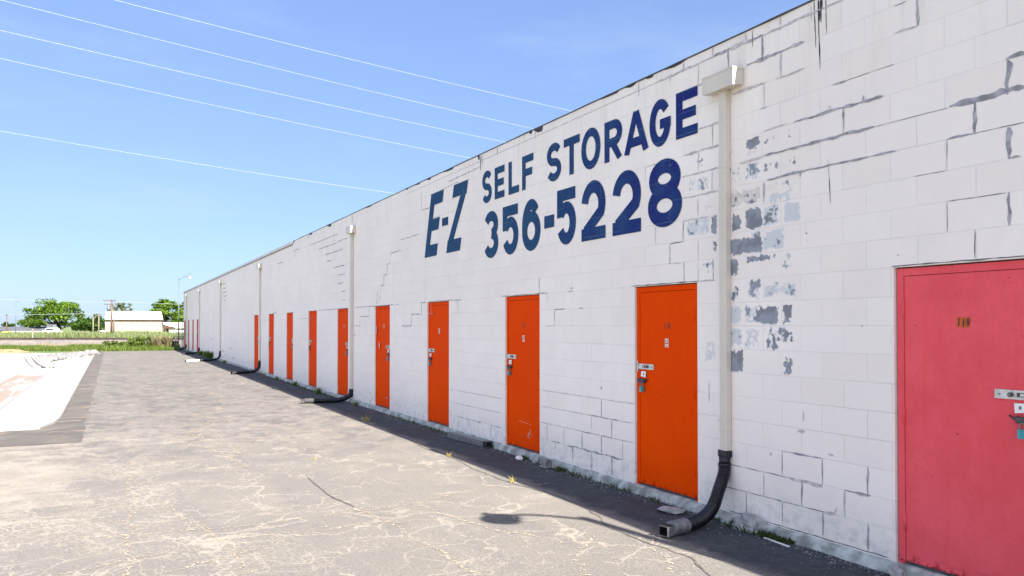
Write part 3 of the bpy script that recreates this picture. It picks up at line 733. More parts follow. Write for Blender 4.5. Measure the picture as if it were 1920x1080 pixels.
def glyph(ch, w, h, t):
    q = t / 2
    l, r, b, tp = q, w - q, q, h - q
    cx = w / 2
    ry = (h - 2 * q) / 4
    rx = w / 2 - q
    if ch == 'S':
        return [arc(cx, tp - ry, rx, ry, 25, 270, 20) + arc(cx, b + ry, rx, ry, 90, -155, 20)[1:]]
    if ch == 'E': return [[(l, 0), (l, h)], [(l, tp), (w, tp)], [(l, h / 2), (w * .92, h / 2)], [(l, b), (w, b)]]
    if ch == 'F': return [[(l, 0), (l, h)], [(l, tp), (w, tp)], [(l, h * .5), (w * .9, h * .5)]]
    if ch == 'L': return [[(l, 0), (l, h)], [(l, b), (w, b)]]
    if ch == 'T': return [[(0, tp), (w, tp)], [(cx, 0), (cx, h)]]
    if ch == 'O' or ch == '0':
        a = arc(cx, h / 2, rx, h / 2 - q, 0, 360, 40)
        return [a]
    if ch == 'R':
        yb = h * .46
        ra = (tp - yb) / 2
        return [[(l, 0), (l, h)], [(l, tp), (w * .55, tp)] + arc(w * .55, tp - ra, r - w * .55, ra, 90, -90, 12)[1:] + [(l, yb)], [(w * .45, yb), (r + q * .05, 0)]]
    if ch == 'A': return [[(q * .7, 0), (cx, h)], [(w - q * .7, 0), (cx, h)], [(w * .2, h * .27), (w * .8, h * .27)]]
    if ch == 'G':
        return [arc(cx, h / 2, rx, h / 2 - q, 38, 325, 30) + [(r, h * .42)], [(r + q, h * .47), (w * .5, h * .47)]]
    if ch == '4': return [[(r - q * .6, 0), (r - q * .6, h)], [(r - q * .6, h), (0, h * .32)], [(0, h * .32), (w, h * .32)]]
    if ch == '1': return [[(cx, 0), (cx, h)]]
    if ch == '2':
        R_ = h * .30
        return [arc(cx, tp - R_, rx, R_, 172, -28, 18) + [(l + q * .2, b + q * .4)], [(0, b), (w, b)]]
    if ch == '3':
        ru = ry * .96
        return [arc(cx, tp - ru, rx * .96, ru, 158, -82, 16), arc(cx, b + (h - 2 * q - 2 * ru) / 2, rx, (h - 2 * q - 2 * ru) / 2, 84, -158, 18)]
    if ch == '5':
        R_ = h * .30 - q * .2
        return [[(w * .97, tp), (l, tp)], [(l, h), (l, h * .5)], arc(cx, b + R_, rx, R_, 148, -155, 22)]
    if ch == '6':
        R_ = h * .30 - q * .2
        return [arc(cx, b + R_, rx, R_, 0, 360, 30), arc(cx, h * .5, rx, h * .5 - q, 40, 180, 14) + [(l, b + R_)]]
    if ch == '9':
        return [[(w - x, h - y) for x, y in s] for s in glyph('6', w, h, t)]
    if ch == '8':
        ru = (h - 2 * q) * .235; rl = (h - 2 * q) * .265
        return [arc(cx, tp - ru, rx * .9, ru, 0, 360, 28), arc(cx, b + rl, rx, rl, 0, 360, 30)]
    if ch == '7': return [[(0, tp), (w, tp)], [(r, tp), (w * .35, 0)]]
    if ch == '-': return [[(0, h / 2), (w, h / 2)]]
    if ch == 'Z': return [[(0, tp), (w, tp)], [(0, b), (w, b)], [(l * .9, b), (r + q * .1, tp)]]
    return []


GL = [0]


def draw(mb, ch, yl, w, z0, h, t, x=WX, slant=0.0, m=0, eps=.0048, step=.00025):
    """write glyph on a plane facing -x; yl is the left (north) side"""
    for st in glyph(ch, w, h, t):
        GL[0] = (GL[0] + 1) % 5
        off = eps + GL[0] * step
        pts = [Vector(p) for p in st]
        closed = (pts[0] - pts[-1]).length < 1e-5
        n = len(pts)
        up, lo = [], []
        for k in range(n):
            a = pts[k - 1] if k else (pts[-2] if closed else None)
            c = pts[k + 1] if k < n - 1 else (pts[1] if closed else None)
            d1 = (pts[k] - a).normalized() if a is not None else None
            d2 = (c - pts[k]).normalized() if c is not None else None
            if d1 is None: d1 = d2
            if d2 is None: d2 = d1
            n1 = Vector((-d1.y, d1.x)); n2 = Vector((-d2.y, d2.x))
            nn = n1 + n2
            if nn.length < .2: nn = n1
            nn.normalize()
            s = min(1.9, 1 / max(.3, nn.dot(n1)))
            up.append(pts[k] + nn * t / 2 * s); lo.append(pts[k] - nn * t / 2 * s)
        for k in range(n - 1):
            f = []
            for p in (up[k], up[k + 1], lo[k + 1], lo[k]):
                yy = max(-.0, min(h, p.y))
                f.append((x - off, yl - (p.x + slant * yy), z0 + yy))
            mb.face(f, m)


cc = H
for name, items in (
    ('lettering_line', [('S', 10.505, 10.185), ('E', 10.085, 9.774), ('L', 9.648, 9.337), ('F', 9.245, 8.935),
                        ('S', 8.577, 8.229), ('T', 8.166, 7.804), ('O', 7.765, 7.368), ('R', 7.286, 6.948), ('A', 6.899, 6.496), ('G', 6.467, 6.127), ('E', 6.046, 5.732)]),
    ('lettering_number', [('3', 10.443, 9.97), ('5', 9.829, 9.357), ('6', 9.245, 8.746), ('-', 8.645, 8.40), ('5', 8.327, 7.89), ('2', 7.765, 7.269), ('2', 7.131, 6.616), ('8', 6.496, 5.961)]),
):
    words = [items[:4], items[4:]] if name == 'lettering_line' else [items]
    for word in words:
        mb = MB()
        for ch, a, b in word:
            if name == 'lettering_line': z0, z1, t = 16.85 * cc, 19.05 * cc, .096
            elif ch == '-': z0, z1, t = 14.02 * cc, 14.78 * cc, .155
            else: z0, z1, t = 12.8 * cc, 16.12 * cc, .142
            if ch in 'SOG': z0 -= .012; z1 += .012
            draw(mb, ch, a, a - b, z0, z1 - z0, t)
        keep(props(mb.build('painted_word' if name == 'lettering_line' else 'painted_number', M['letters']), 'navy painted word ' + ''.join(q[0] for q in word) if name == 'lettering_line' else 'navy painted number 356-5228'), bld)
mb = MB()
# slanted condensed E - Z : width, slant
hz = 5.22 * cc
draw(mb, 'E', 12.891, .56, 13.82 * cc, hz, .20, slant=.30)
draw(mb, '-', 12.084, .26, 16.05 * cc, .70 * cc, .13, slant=.0)
draw(mb, 'Z', 11.90, .56, 13.82 * cc, hz, .20, slant=.30)
keep(props(mb.build('painted_initials', M['letters']), 'slanted navy painted E-Z'), bld)

# ------------------------------------------------------------------ doors
FR = .060   # frame face
RC = .020   # recess of the frame behind the wall face


def leaf_mesh(mat, name='door'):
    mb = MB()
    g = .004
    mb.box(RC + .006, RC + .05, FR + g, DW - FR - g, .012, DH - FR - g)
    # wire stiffener lip at the foot
    mb.box(RC + .002, RC + .006, FR + .01, DW - FR - .01, .012, .030)
    return mb.build(name, mat)


def frame_mesh(mat):
    mb = MB()
    mb.box(RC, RC + .07, .012, FR, -DLOW + .004, DH - .010)
    mb.box(RC, RC + .07, DW - FR, DW - .012, -DLOW + .004, DH - .010)
    mb.box(RC + .0015, RC + .068, FR, DW - FR, DH - FR, DH - .010)
    mb.box(RC + .012, RC + .1, FR, DW - FR, -DLOW + .004, .008, 1)
    # dark sealing gap round the frame
    mb.box(RC + .020, RC + .09, .001, .013, -DLOW + .004, DH - .002, 1)
    mb.box(RC + .020, RC + .09, DW - .013, DW - .001, -DLOW + .004, DH - .002, 1)
    mb.box(RC + .020, RC + .09, .001, DW - .001, DH - .011, DH - .001, 1)
    mb.box(RC + .055, RC + .10, .02, DW - .02, 0, DH - .02, 1)   # shadow gap backing
    return mb.build('door_frame', [mat, M['darkmetal']])


def hinges(side, mat, parent):
    y = FR if side > 0 else DW - FR      # hinge opposite the latch
    for z in (.22, .95, 1.68):
        mb = MB()
        mb.tube([(RC - .001, y, z - .006), (RC - .001, y, z - .001), (RC - .001, y, z), (RC - .001, y, z + .11), (RC - .001, y, z + .111), (RC - .001, y, z + .117)], [.005, .005, .0075, .0075, .005, .005], 8)
        mb.build('hinge', mat, parent)


def latch_parts(side, parent):
    """sliding steel plate, tag, hasp and padlock at local door coordinates"""
    e = DW - .012 if side > 0 else .012     # the outer edge at the latch side
    s = -1 if side > 0 else 1               # direction into the leaf
    X = RC + .004
    mb = MB()
    mb.box(X - .008, X, e + s * .004, e + s * .285, 1.180, 1.236)
    mb.box(X - .0095, X - .008, e + s * .272, e + s * .283, 1.182, 1.234, 0)
    mb.box(X - .015, X - .008, e + s * .015, e + s * .030, 1.150, 1.262, 0)
    mb.box(X - .010, X - .0085, e + s * .095, e + s * .150, 1.196, 1.222, 1)
    mb.box(X - .0125, X - .0095, e + s * .102, e + s * .128, 1.201, 1.217, 0)
    mb.tube([(X - .008, e + s * .185, 1.208), (X - .024, e + s * .185, 1.208)], .014, 14, 1)
    mb.tube([(X - .024, e + s * .185, 1.208), (X - .028, e + s * .185, 1.208)], .009, 14, 2)
    mb.tube([(X - .008, e + s * .255, 1.208), (X - .012, e + s * .255, 1.208)], .006, 10, 2)
    p = mb.build('latch_plate', [M['steel'], M['darkmetal'], M['galv']], parent)
    tg = MB()
    tg.face([(X - .012, e + s * .085, 1.160), (X - .012, e + s * .165, 1.158), (X - .014, e + s * .160, 1.098), (X - .014, e + s * .078, 1.108)] if s > 0 else
            [(X - .012, e + s * .165, 1.158), (X - .012, e + s * .085, 1.160), (X - .014, e + s * .078, 1.108), (X - .014, e + s * .160, 1.098)])
    tg.box(X - .0155, X - .0145, e + s * .120, e + s * .135, 1.122, 1.142, 1)
    tg.build('paper_tag', [M['white'], M['ink']], parent)
    hs = MB()
    hs.box(X - .006, X + .002, e + s * .010, e + s * .060, 1.035, 1.085)
    hs.tube([(X - .010, e + s * .035, 1.075), (X - .016, e + s * .10, 1.070), (X - .012, e + s * .17, 1.066)], [.009, .011, .008], 8)
    hs.box(X - .026, X - .004, e + s * .075, e + s * .150, 1.040, 1.075)
    hs.tube([(X - .012, e + s * .14, 1.085), (X - .02, e + s * .155, 1.06), (X - .014, e + s * .19, 1.082)], .007, 8)
    hs.build('hasp', M['darkmetal'], parent)
    pl = MB()
    cy = e + s * .110
    pl.box(X - .040, X - .014, cy - .021, cy + .021, .958, 1.005)
    pl.box(X - .042, X - .012, cy - .017, cy + .017, .950, .958)
    loop = [(X - .027, cy - .014, 1.0)] + [(X - .027, cy - .014 * math.cos(a), 1.028 + .016 * math.sin(a)) for a in [PI * k / 8 for k in range(9)]] + [(X - .027, cy + .014, 1.0)]
    pl.tube(loop, .004, 8, 1, False)
    pl.build('padlock', [M['teal'], M['galv']], parent)
    return p


def make_door(matk, side):
    d = leaf_mesh(M[matk])
    fm = frame_mesh(M[matk]); fm.parent = d
    hinges(side, M[matk], d)
    latch_parts(side, d)
    return d


protos = {}
for k, (yr, side, num, matk) in enumerate(DOORS):
    key = (matk, side)
    if key not in protos:
        d = make_door(matk, side); protos[key] = d
    else:
        d = copy_tree(protos[key])
        for ch in list(d.children):
            if ch.name.startswith('unit_number') or ch.name.startswith('sticker') or ch.name.startswith('bare_scrape'):
                bpy.data.objects.remove(ch)
    d.parent = bld
    d.matrix_parent_inverse = Matrix.Translation(-Vector(bld.location))
    d.location = (WX, yr, 0)
    d['label'] = {'119': 'faded red door numbered 119', '118': 'orange door numbered 118', '117': 'orange door with scraped paint near its foot'}.get(num, 'orange door' if matk == 'orange' else 'dull brown red door')
    pending = []
    X = RC + .006
    if num == '119':
        mb = MB()
        for q, c in enumerate('119'):
            y0 = .545 - q * .031
            mb.box(X - .0015 - q * .0003, X, y0 - .031, y0, 1.618 - .002 * q, 1.682, 0)
            draw(mb, c, y0 - (.006), .020, 1.624, .050, .008, x=X - .002, m=1, eps=.0008, step=.0001)
        mb.build('unit_number', [M['numtile'], M['numdark']], d)
    elif num in ('118', '117'):
        mb = MB()
        for q, c in enumerate(num):
            draw(mb, c, .525 - q * .034, .026, 1.60, .058, .009, x=X, m=0, eps=.001, step=.0001)
        mb.build('unit_number', M['numdark'], d)
    if num in ('115', '114'):
        mb = MB()
        for q in range(3):
            draw(mb, num[q], .53 - q * .044, .030, 1.58, .085, .012, x=X, m=0, eps=.001, step=.0001)
        mb.build('unit_number', M['numpale'], d)
    if k in (1, 2, 3):
        mb = MB()
        z0 = 1.415 if k < 3 else 1.50
        mb.box(X - .0012, X, .46, .515, z0, z0 + .085)
        mb.box(X - .0018, X - .0013, .467, .508, z0 + .030, z0 + .074, 1)
        mb.box(X - .0018, X - .0013, .467, .508, z0 + .008, z0 + .016, 1)
        mb.box(X - .0024, X - .0019, .474, .500, z0 + .044, z0 + .067, 0)
        mb.build('sticker', [M['sticker'], M['ink']], d)
    if k == 2:
        mb = MB()
        r9 = random.Random(2)
        for q in range(16):
            yy = .33 + r9.gauss(0, .025); zz = .20 + r9.gauss(0, .035); hh = r9.uniform(.012, .07); ww = r9.uniform(.003, .010)
            mb.face([(X - .001 - q * .00005, yy, zz), (X - .001 - q * .00005, yy + ww * .4, zz + hh), (X - .001 - q * .00005, yy - ww, zz + hh * .2)])
        mb.face([(X - .001, .62, .352), (X - .001, .62, .356), (X - .001, .28, .340), (X - .001, .28, .337)])
        mb.build('bare_scrape', M['numpale'], d)

# ------------------------------------------------------------------ downspouts
def corrugated(mb, path, rad, m=0, pitch=.018, amp=.0062, n=18):
    P = [Vector(p) for p in path]
    # Catmull-Rom resample
    out = []
    for k in range(len(P) - 1):
        p0 = P[max(0, k - 1)]; p1 = P[k]; p2 = P[k + 1]; p3 = P[min(len(P) - 1, k + 2)]
        st = max(2, int((p2 - p1).length / (pitch / 4)))
        for s in range(st):
            t = s / st
            out.append(0.5 * ((2 * p1) + (p2 - p0) * t + (2 * p0 - 5 * p1 + 4 * p2 - p3) * t * t + (3 * p1 - p0 - 3 * p2 + p3) * t ** 3))
    out.append(P[-1])
    rs, d = [], 0.0
    for k, p in enumerate(out):
        if k: d += (p - out[k - 1]).length
        rs.append(rad + amp * math.sin(2 * PI * d / pitch))
    mb.tube(out, rs, n, m)


def downspout(y, zb, tip, silver=True, white=False, near=False, tipy=0.0):
    """flat rectangular pipe on the wall with a conductor head and a black flexible hose"""
    pipe = MB()
    W_, D_ = .088, .062
    x0, x1 = WX - D_ - .004, WX - .004
    c = .010
    prof = [(x0 + c, y), (x0, y + c), (x0, y + W_ - c), (x0 + c, y + W_), (x1, y + W_), (x1, y)]
    def ring(z, g=0.0):
        return [(a - g if a < WX - .03 else a, b + (g if b > y + W_ / 2 else -g), z) for a, b in prof]
    levels = [(zb - .03, 0), (zb + .18, 0), (zb + .182, .0022), (zb + .21, .0022), (zb + .212, 0), (3.02, 0), (3.022, .002), (3.05, .002), (3.052, 0), (3.71, 0)]
    prev = None
    for z, g in levels:
        cur = ring(z, g)
        if prev:
            for k in range(6):
                pipe.face([prev[k], prev[(k + 1) % 6], cur[(k + 1) % 6], cur[k]])
        prev = cur
    # strap
    pipe.box(x0 - .0025, x1, y - .0025, y + W_ + .0025, zb + .26, zb + .285)
    d = keep(pipe.build('downspout', M['beige']), bld)
    hd = MB()
    # tapered conductor head: slopes back at the bottom of its ends
    ya, yb = y - .165, y + .225
    xa = WX - .125
    b0, b1, tz = 3.70, 3.715, 3.855
    hd.face([(xa, ya, b0), (xa, ya, tz), (xa, yb, tz), (xa, yb, b0)])
    hd.face([(xa, ya, b0), (WX - .002, ya, b1), (WX - .002, ya, tz), (xa, ya, tz)])
    hd.face([(xa, yb, b0), (xa, yb, tz), (WX - .002, yb, tz), (WX - .002, yb, b1)])
    hd.face([(xa, ya, b0), (xa, yb, b0), (WX - .002, yb, b1), (WX - .002, ya, b1)])
    # rim
    for (p, q, r_, s_) in ((xa - .004, xa + .004, ya - .004, yb + .004), (xa + .004, WX - .002, ya - .004, ya + .004), (xa + .004, WX - .002, yb - .004, yb + .004)):
        hd.box(p, q, r_, s_, tz - .012, tz + .004)
    hd.face([(xa + .004, ya + .004, tz - .02), (WX - .002, ya + .004, tz - .02), (WX - .002, yb - .004, tz - .02), (xa + .004, yb - .004, tz - .02)], 1)
    h = keep(hd.build('conductor_head', [M['beige'], M['darkmetal']]), d)
    h.matrix_parent_inverse = Matrix.Identity(4)
    hs = MB()
    cy = y + W_ / 2
    cx = WX - .040
    zt = zb
    # square adapter collar
    hs.box(x0 - .008, x1 + .001, y - .008, y + W_ + .008, zt - .045, zt + .012)
    hs.tube([(cx - .004, cy, zt - .04), (cx - .004, cy, zt - .115)], [.050, .047], 16)
    hs.tube([(cx - .006, cy, zt - .100), (cx - .006, cy, zt - .125)], [.055, .054], 16)
    drop = zt - .12
    end = WX - tip
    if near:
        path = [(cx - .006, cy, drop), (cx - .02, cy - .005, drop - .08), (cx - .085, cy - .02, drop - .20), (cx - .17, cy - .04, .065), (cx - .29, cy - .07, -.005), (cx - .43, cy - .11, -.028), (cx - .56, cy - .14, -.033)]
    else:
        path = [(cx - .006, cy, drop), (cx - .015, cy, max(.06, drop * .6)), (cx - .08, cy, .03), (cx - .20, cy, -.015), (cx - .38, cy + .01, -.032), (end + .24, cy + tipy * .8, -.033)]
    corrugated(hs, path, .052)
    L = Vector(path[-1]); dirv = Vector(path[-1]) - Vector(path[-2]); dirv.z = 0; dirv.normalize()
    T1 = L + dirv * .20; T1.z = -.030
    if silver: corrugated(hs, [L - dirv * .01, L + dirv * .08 + Vector((0, 0, .002)), T1], .056, 1, .026, .007)
    else: corrugated(hs, [L - dirv * .01, L + dirv * .08, T1], .050, 0)
    # mouth: open square sleeve
    rt = Vector((-dirv.y, dirv.x, 0))
    m0 = T1 - dirv * .01; m1 = T1 + dirv * .085
    def sq(c, w, h): return [c - rt * w + Vector((0, 0, -h)), c + rt * w + Vector((0, 0, -h)), c + rt * w + Vector((0, 0, h)), c - rt * w + Vector((0, 0, h))]
    A, B, C2, D2 = sq(m0, .046, .040), sq(m1 + Vector((0, 0, -.004)), .046, .040), sq(m1 + Vector((0, 0, -.004)), .042, .036), sq(m0 + dirv * .02, .042, .036)
    for k in range(4):
        q = (k + 1) % 4
        hs.face([A[k], A[q], B[q], B[k]], 2 if k != 1 else 1)
        hs.face([B[k], B[q], C2[q], C2[k]], 1 if silver else 0)
        hs.face([C2[k], C2[q], D2[q], D2[k]], 2)
    hs.face(D2, 2); hs.face(A, 0)
    if white:
        w0 = T1 + dirv * .05; w1 = w0 + dirv * .78
        a, b = sq(w0 + Vector((0, 0, .004)), .055, .040), sq(w1 + Vector((0, 0, -.006)), .055, .038)
        for k in range(4):
            q = (k + 1) % 4
            hs.face([a[k], a[q], b[q], b[k]], 3)
        hs.face(b, 2); hs.face(a, 3)
    ho = keep(hs.build('flexible_hose', [M['black'], M['galv'] if near else M['dullmetal'], M['blackin'], M['white']]), d)
    ho.matrix_parent_inverse = Matrix.Identity(4)
    return d


downspout(5.300, .520, .9, near=True)
downspout(17.40, .200, 1.08, tipy=.15)
downspout(29.62, .36, 1.05, silver=False, tipy=-.3)
downspout(41.15, .38, 1.1, silver=False, white=True, tipy=-.4)
downspout(51.45, .30, 1.05, silver=False, tipy=-.4)
downspout(60.65, .30, 1.05, silver=False, tipy=-.4)

# ================================================================== ground
ASP = GZ
CH0, CH1 = 15.35, 56.4           # basin span
cx0, cxL = -0.86, -6.95          # basin edges
g = MB()
BIG = 1500.0
GG = GZ - .035
cham = [(cxL, CH0 - .75), (-1.05, CH0), (cx0 - .05, CH0 + .70), (cx0, CH0 + 1.5), (cx0, CH1), (cxL, CH1 + 1.5)]
# ground with a hole for the basin
hx0, hx1, hy0, hy1 = cxL, cx0, CH0 - .75, CH1 + 1.5
g.face([(-BIG, -BIG, GG), (BIG, -BIG, GG), (BIG, hy0, GG), (-BIG, hy0, GG)])
g.face([(-BIG, hy1, GG), (BIG, hy1, GG), (BIG, BIG, GG), (-BIG, BIG, GG)])
g.face([(-BIG, hy0, GG), (hx0, hy0, GG), (hx0, hy1, GG), (-BIG, hy1, GG)])
g.face([(hx1, hy0, GG), (BIG, hy0, GG), (BIG, hy1, GG), (hx1, hy1, GG)])
# fill of the hole's corners outside the chamfered edge
g.face([(cxL, CH0 - .75, GG), (hx1, hy0, GG), (-1.05, CH0, GG)])
g.face([(-1.05, CH0, GG), (hx1, hy0, GG), (cx0 - .05, CH0 + .70, GG)])
g.face([(cx0 - .05, CH0 + .70, GG), (hx1, hy0, GG), (hx1, CH0 + 1.5, GG)])
g.face([(cx0, CH1, GG), (hx1, hy1, GG), (cxL, hy1, GG)])
props(g.build('ground', M['ground']), kind='structure')

# asphalt: two sheets with a gentle waviness
a = MB()


def az(x, y):
    return ASP + .006 * noise.noise(Vector((x * .5, y * .25, 0))) - .002


def sheet(mb, x0, x1, y0, y1, nx, ny, dz=0.0, m=0, wob=0.0):
    b = len(mb.v)
    for j in range(ny + 1):
        for i in range(nx + 1):
            x = x0 + (x1 - x0) * i / nx; y = y0 + (y1 - y0) * j / ny
            if wob and i == nx: x += wob * (noise.noise(Vector((y * .9, 3, 0))) + .6 * noise.noise(Vector((y * 3.1, 8, 0))))
            mb.v.append((x, y, az(x, y) + dz))
    for j in range(ny):
        for i in range(nx):
            q = b + j * (nx + 1) + i
            mb.f.append((q, q + 1, q + nx + 2, q + nx + 1)); mb.m.append(m); mb.sm.append(True)


sheet(a, -16, WX + .02, -14, CH0 - 2.1, 90, 110)
sheet(a, -.62, WX + .02, CH0 - 2.1, 59.6, 24, 160)
# traced cracks: sand fill and dark filler
rc = random.Random(21)


def crack(pts, w, m, dz, jit=.05, step=.06):
    P = [Vector((x, y)) for x, y in pts]
    out = [P[0]]
    ph = rc.random() * 99; d = 0
    for k in range(len(P) - 1):
        L = (P[k + 1] - P[k]).length; n = max(2, int(L / step))
        t = (P[k + 1] - P[k]).normalized(); nr = Vector((-t.y, t.x))
        for s in range(1, n + 1):
            d += L / n
            fr = s / n
            out.append(P[k].lerp(P[k + 1], fr) + nr * jit * noise.noise(Vector((ph, d * 2.2, 0))) + nr * jit * .5 * noise.noise(Vector((ph, d * 8, 3))))
    if m == 1:      # sand: loose fragments scattered about the line
        for k in range(len(out) - 1):
            dens = 2.2 + 5.0 * max(0, noise.noise(Vector((ph, k * .17, 6))) + .15)
            seg = (out[k + 1] - out[k])
            for _ in range(int(dens)):
                c_ = out[k] + seg * rc.random() + Vector((rc.gauss(0, w * .8), rc.gauss(0, w * .8)))
                L_ = rc.uniform(.008, .024); W_f = rc.uniform(.004, .010); th = math.atan2(seg.y, seg.x) + rc.gauss(0, .7)
                u_ = Vector((math.cos(th), math.sin(th))) * L_; v_ = Vector((-math.sin(th), math.cos(th))) * W_f
                zz_ = az(c_.x, c_.y) + .0025 + rc.random() * .0035
                a.face([((c_ + q_).x, (c_ + q_).y, zz_) for q_ in (-u_, -v_ + u_ * .2, u_, v_ - u_ * .1)], m)
        return
    w *= .55
    for k in range(len(out) - 1):
        t = (out[k + 1] - out[k]).normalized(); nr = Vector((-t.y, t.x))
        wa = w * (.55 + .9 * abs(noise.noise(Vector((ph + 3, k * .31, 0))))); wb = w * (.55 + .9 * abs(noise.noise(Vector((ph + 3, (k + 1) * .31, 0)))))
        if k == 0: wa = .001
        q = [out[k] + nr * wa, out[k + 1] + nr * wb, out[k + 1] - nr * wb, out[k] - nr * wa]
        a.face([(v.x, v.y, az(v.x, v.y) + dz) for v in reversed(q)], m)


SND, DRK = 1, 2
crack([(4.0, 20.5), (4.2, 13.75), (4.1, 12.4), (3.95, 10.6), (4.0, 9.71), (3.9, 8.6), (3.92, 7.7)], .020, DRK, .0040)
crack([(3.92, 7.7), (4.02, 7.1), (4.0, 6.48), (3.86, 5.8), (3.8, 5.2), (3.85, 4.6), (3.6, 4.0)], .020, DRK, .0040, .06)
crack([(3.95, 7.7), (4.15, 7.45), (4.3, 7.5)], .014, SND, .0044)
crack([(3.9, 7.68), (3.2, 7.5), (2.6, 7.2), (1.9, 7.18), (1.0, 7.1), (.29, 7.17), (-.4, 7.3)], .010, SND, .0048, .07)
crack([(.5, 8.4), (.62, 7.6), (.82, 6.71), (.8, 6.2), (.89, 5.61), (.98, 5.0), (.95, 4.2)], .018, SND, .0052, .09)
crack([(.26, 11.3), (.18, 9.4), (.2, 8.4), (.12, 7.2), (.16, 6.05), (.1, 5.0)], .016, SND, .0056, .12)
crack([(2.0, 9.01), (1.98, 8.1), (2.06, 7.35)], .020, DRK, .0060, .02)
crack([(2.04, 7.3), (2.2, 6.5), (2.22, 5.9), (2.24, 5.06), (2.3, 4.4)], .012, SND, .0064, .06)
crack([(3.6, 5.5), (3.3, 5.25), (3.05, 5.0), (2.95, 4.6)], .014, SND, .0068, .06)
crack([(-.9, 5.6), (0.0, 5.9), (.9, 6.3), (1.75, 6.7)], .010, SND, .0072, .12)
crack([(-1.2, 6.3), (-.3, 6.25), (.6, 6.65), (1.6, 6.75), (2.4, 6.55)], .009, SND, .0076, .12)
crack([(2.6, 7.2), (2.8, 6.4), (3.0, 5.8), (3.2, 5.4)], .008, SND, .0080, .12)
crack([(3.5, 4.4), (3.8, 5.0), (4.0, 5.3)], .008, SND, .0084, .1)
for k in range(7):     # meandering sand-filled cracks far down the lane
    x = rc.uniform(.6, 3.9); y = rc.uniform(8.5, 24)
    pts = [(x, y)]
    for q in range(5):
        x += rc.uniform(-.45, .45); y += rc.uniform(.6, 1.7)
        pts.append((min(3.9, max(.4, x)), y))
    crack(pts, .011, SND, .0088 + k * .0003, .15)
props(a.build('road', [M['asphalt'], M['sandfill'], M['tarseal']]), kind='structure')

# newer asphalt strip that borders the basin
s = MB()
sheet(s, -16, -.38, CH0 - 2.1, CH0 - .72, 50, 20, .004, 0, .05)
sheet(s, cx0 + .02, -.38, CH0 - .72, 59.6, 4, 300, .004, 0, .07)
zz = ASP - .0045
s.face([(x, y, zz) for x, y in [(cxL, CH0 - .72), (cx0 + .03, CH0 - .72), (-1.05, CH0 + .01)]])
s.face([(x, y, zz) for x, y in [(-1.05, CH0 + .01), (cx0 + .03, CH0 - .72), (cx0 - .04, CH0 + .70)]])
s.face([(x, y, zz) for x, y in [(cx0 - .04, CH0 + .70), (cx0 + .03, CH0 - .72), (cx0 + .03, CH0 + 1.5)]])
props(s.build('pavement', M['strip']), kind='structure')

# concrete-lined basin
c = MB()


def basin_z(x, y):
    top = GZ + .02
    dpt = -1.02
    sl = min(1.0, max(0.0, (cx0 - x) / 2.36))
    sr = min(1.0, max(0.0, (x - cxL) / 2.6))
    sy = min(1.0, max(0.0, (y - (CH0 - .4)) / 3.2))
    sy2 = min(1.0, max(0.0, (CH1 - y + (-.35) * (x - cx0) * .3) / 8.0))
    k = min(sl, sr, sy, sy2)
    return top + (dpt - top) * k


nx, ny = 60, 200
yb0, yb1 = CH0 - .75, CH1 + 1.5
base = len(c.v)
def edge_y(x):
    # near edge of the basin as a function of x (chamfered corner)
    pts = [(cxL, CH0 - .75), (-1.05, CH0), (cx0 - .05, CH0 + .70), (cx0, CH0 + 1.5)]
    for (xa, ya), (xb, yb) in zip(pts, pts[1:]):
        if xa <= x <= xb: return ya + (yb - ya) * (x - xa) / (xb - xa)
    return pts[-1][1]
for i in range(nx + 1):
    x = cxL + (cx0 - cxL) * i / nx
    ye = edge_y(x)
    yend = CH1 + 1.5 * (cx0 - x) / (cx0 - cxL)
    for j in range(ny + 1):
        t = j / ny
        y = ye + (yend - ye) * t
        d0 = min(1.0, (y - ye) / 2.8)
        d1 = min(1.0, (yend - y) / 8.5)
        sl = min(1.0, (cx0 - x) / 2.36); sr = min(1.0, (x - cxL) / 2.6)
        k = max(0.0, min(sl, sr, d0, d1))
        c.v.append((x, y, GZ + .012 + (-.93) * k + .004 * noise.noise(Vector((x * .5, y * .3, 2)))))
for i in range(nx):
    for j in range(ny):
        q = base + i * (ny + 1) + j
        c.f.append((q, q + ny + 1, q + ny + 2, q + 1)); c.m.append(0); c.sm.append(False)
# rolled edge curb of the basin
pts = [(-16.0, CH0 - 1.9), (cxL, CH0 - .75), (-1.05, CH0), (cx0 - .05, CH0 + .70), (cx0, CH0 + 1.5), (cx0, CH1)]
cp_ = [Vector(p) for p in pts[1:]]
nrm_ = []
for k in range(len(cp_)):
    d_ = (cp_[min(k + 1, len(cp_) - 1)] - cp_[max(k - 1, 0)]).normalized()
    nrm_.append(Vector((d_.y, -d_.x)) * .05)
for k in range(len(cp_) - 1):
    for (w0, w1, z0, z1) in ((1, .8, GZ - .03, GZ + .028), (.8, -.4, GZ + .028, GZ + .030), (-.4, -1, GZ + .030, GZ - .03)):
        pa, pb = cp_[k], cp_[k + 1]
        c.face([(pa.x + nrm_[k].x * w0, pa.y + nrm_[k].y * w0, z0), (pb.x + nrm_[k + 1].x * w0, pb.y + nrm_[k + 1].y * w0, z0),
                (pb.x + nrm_[k + 1].x * w1, pb.y + nrm_[k + 1].y * w1, z1), (pa.x + nrm_[k].x * w1, pa.y + nrm_[k].y * w1, z1)])
props(c.build('drainage_basin', M['basin']), kind='structure')

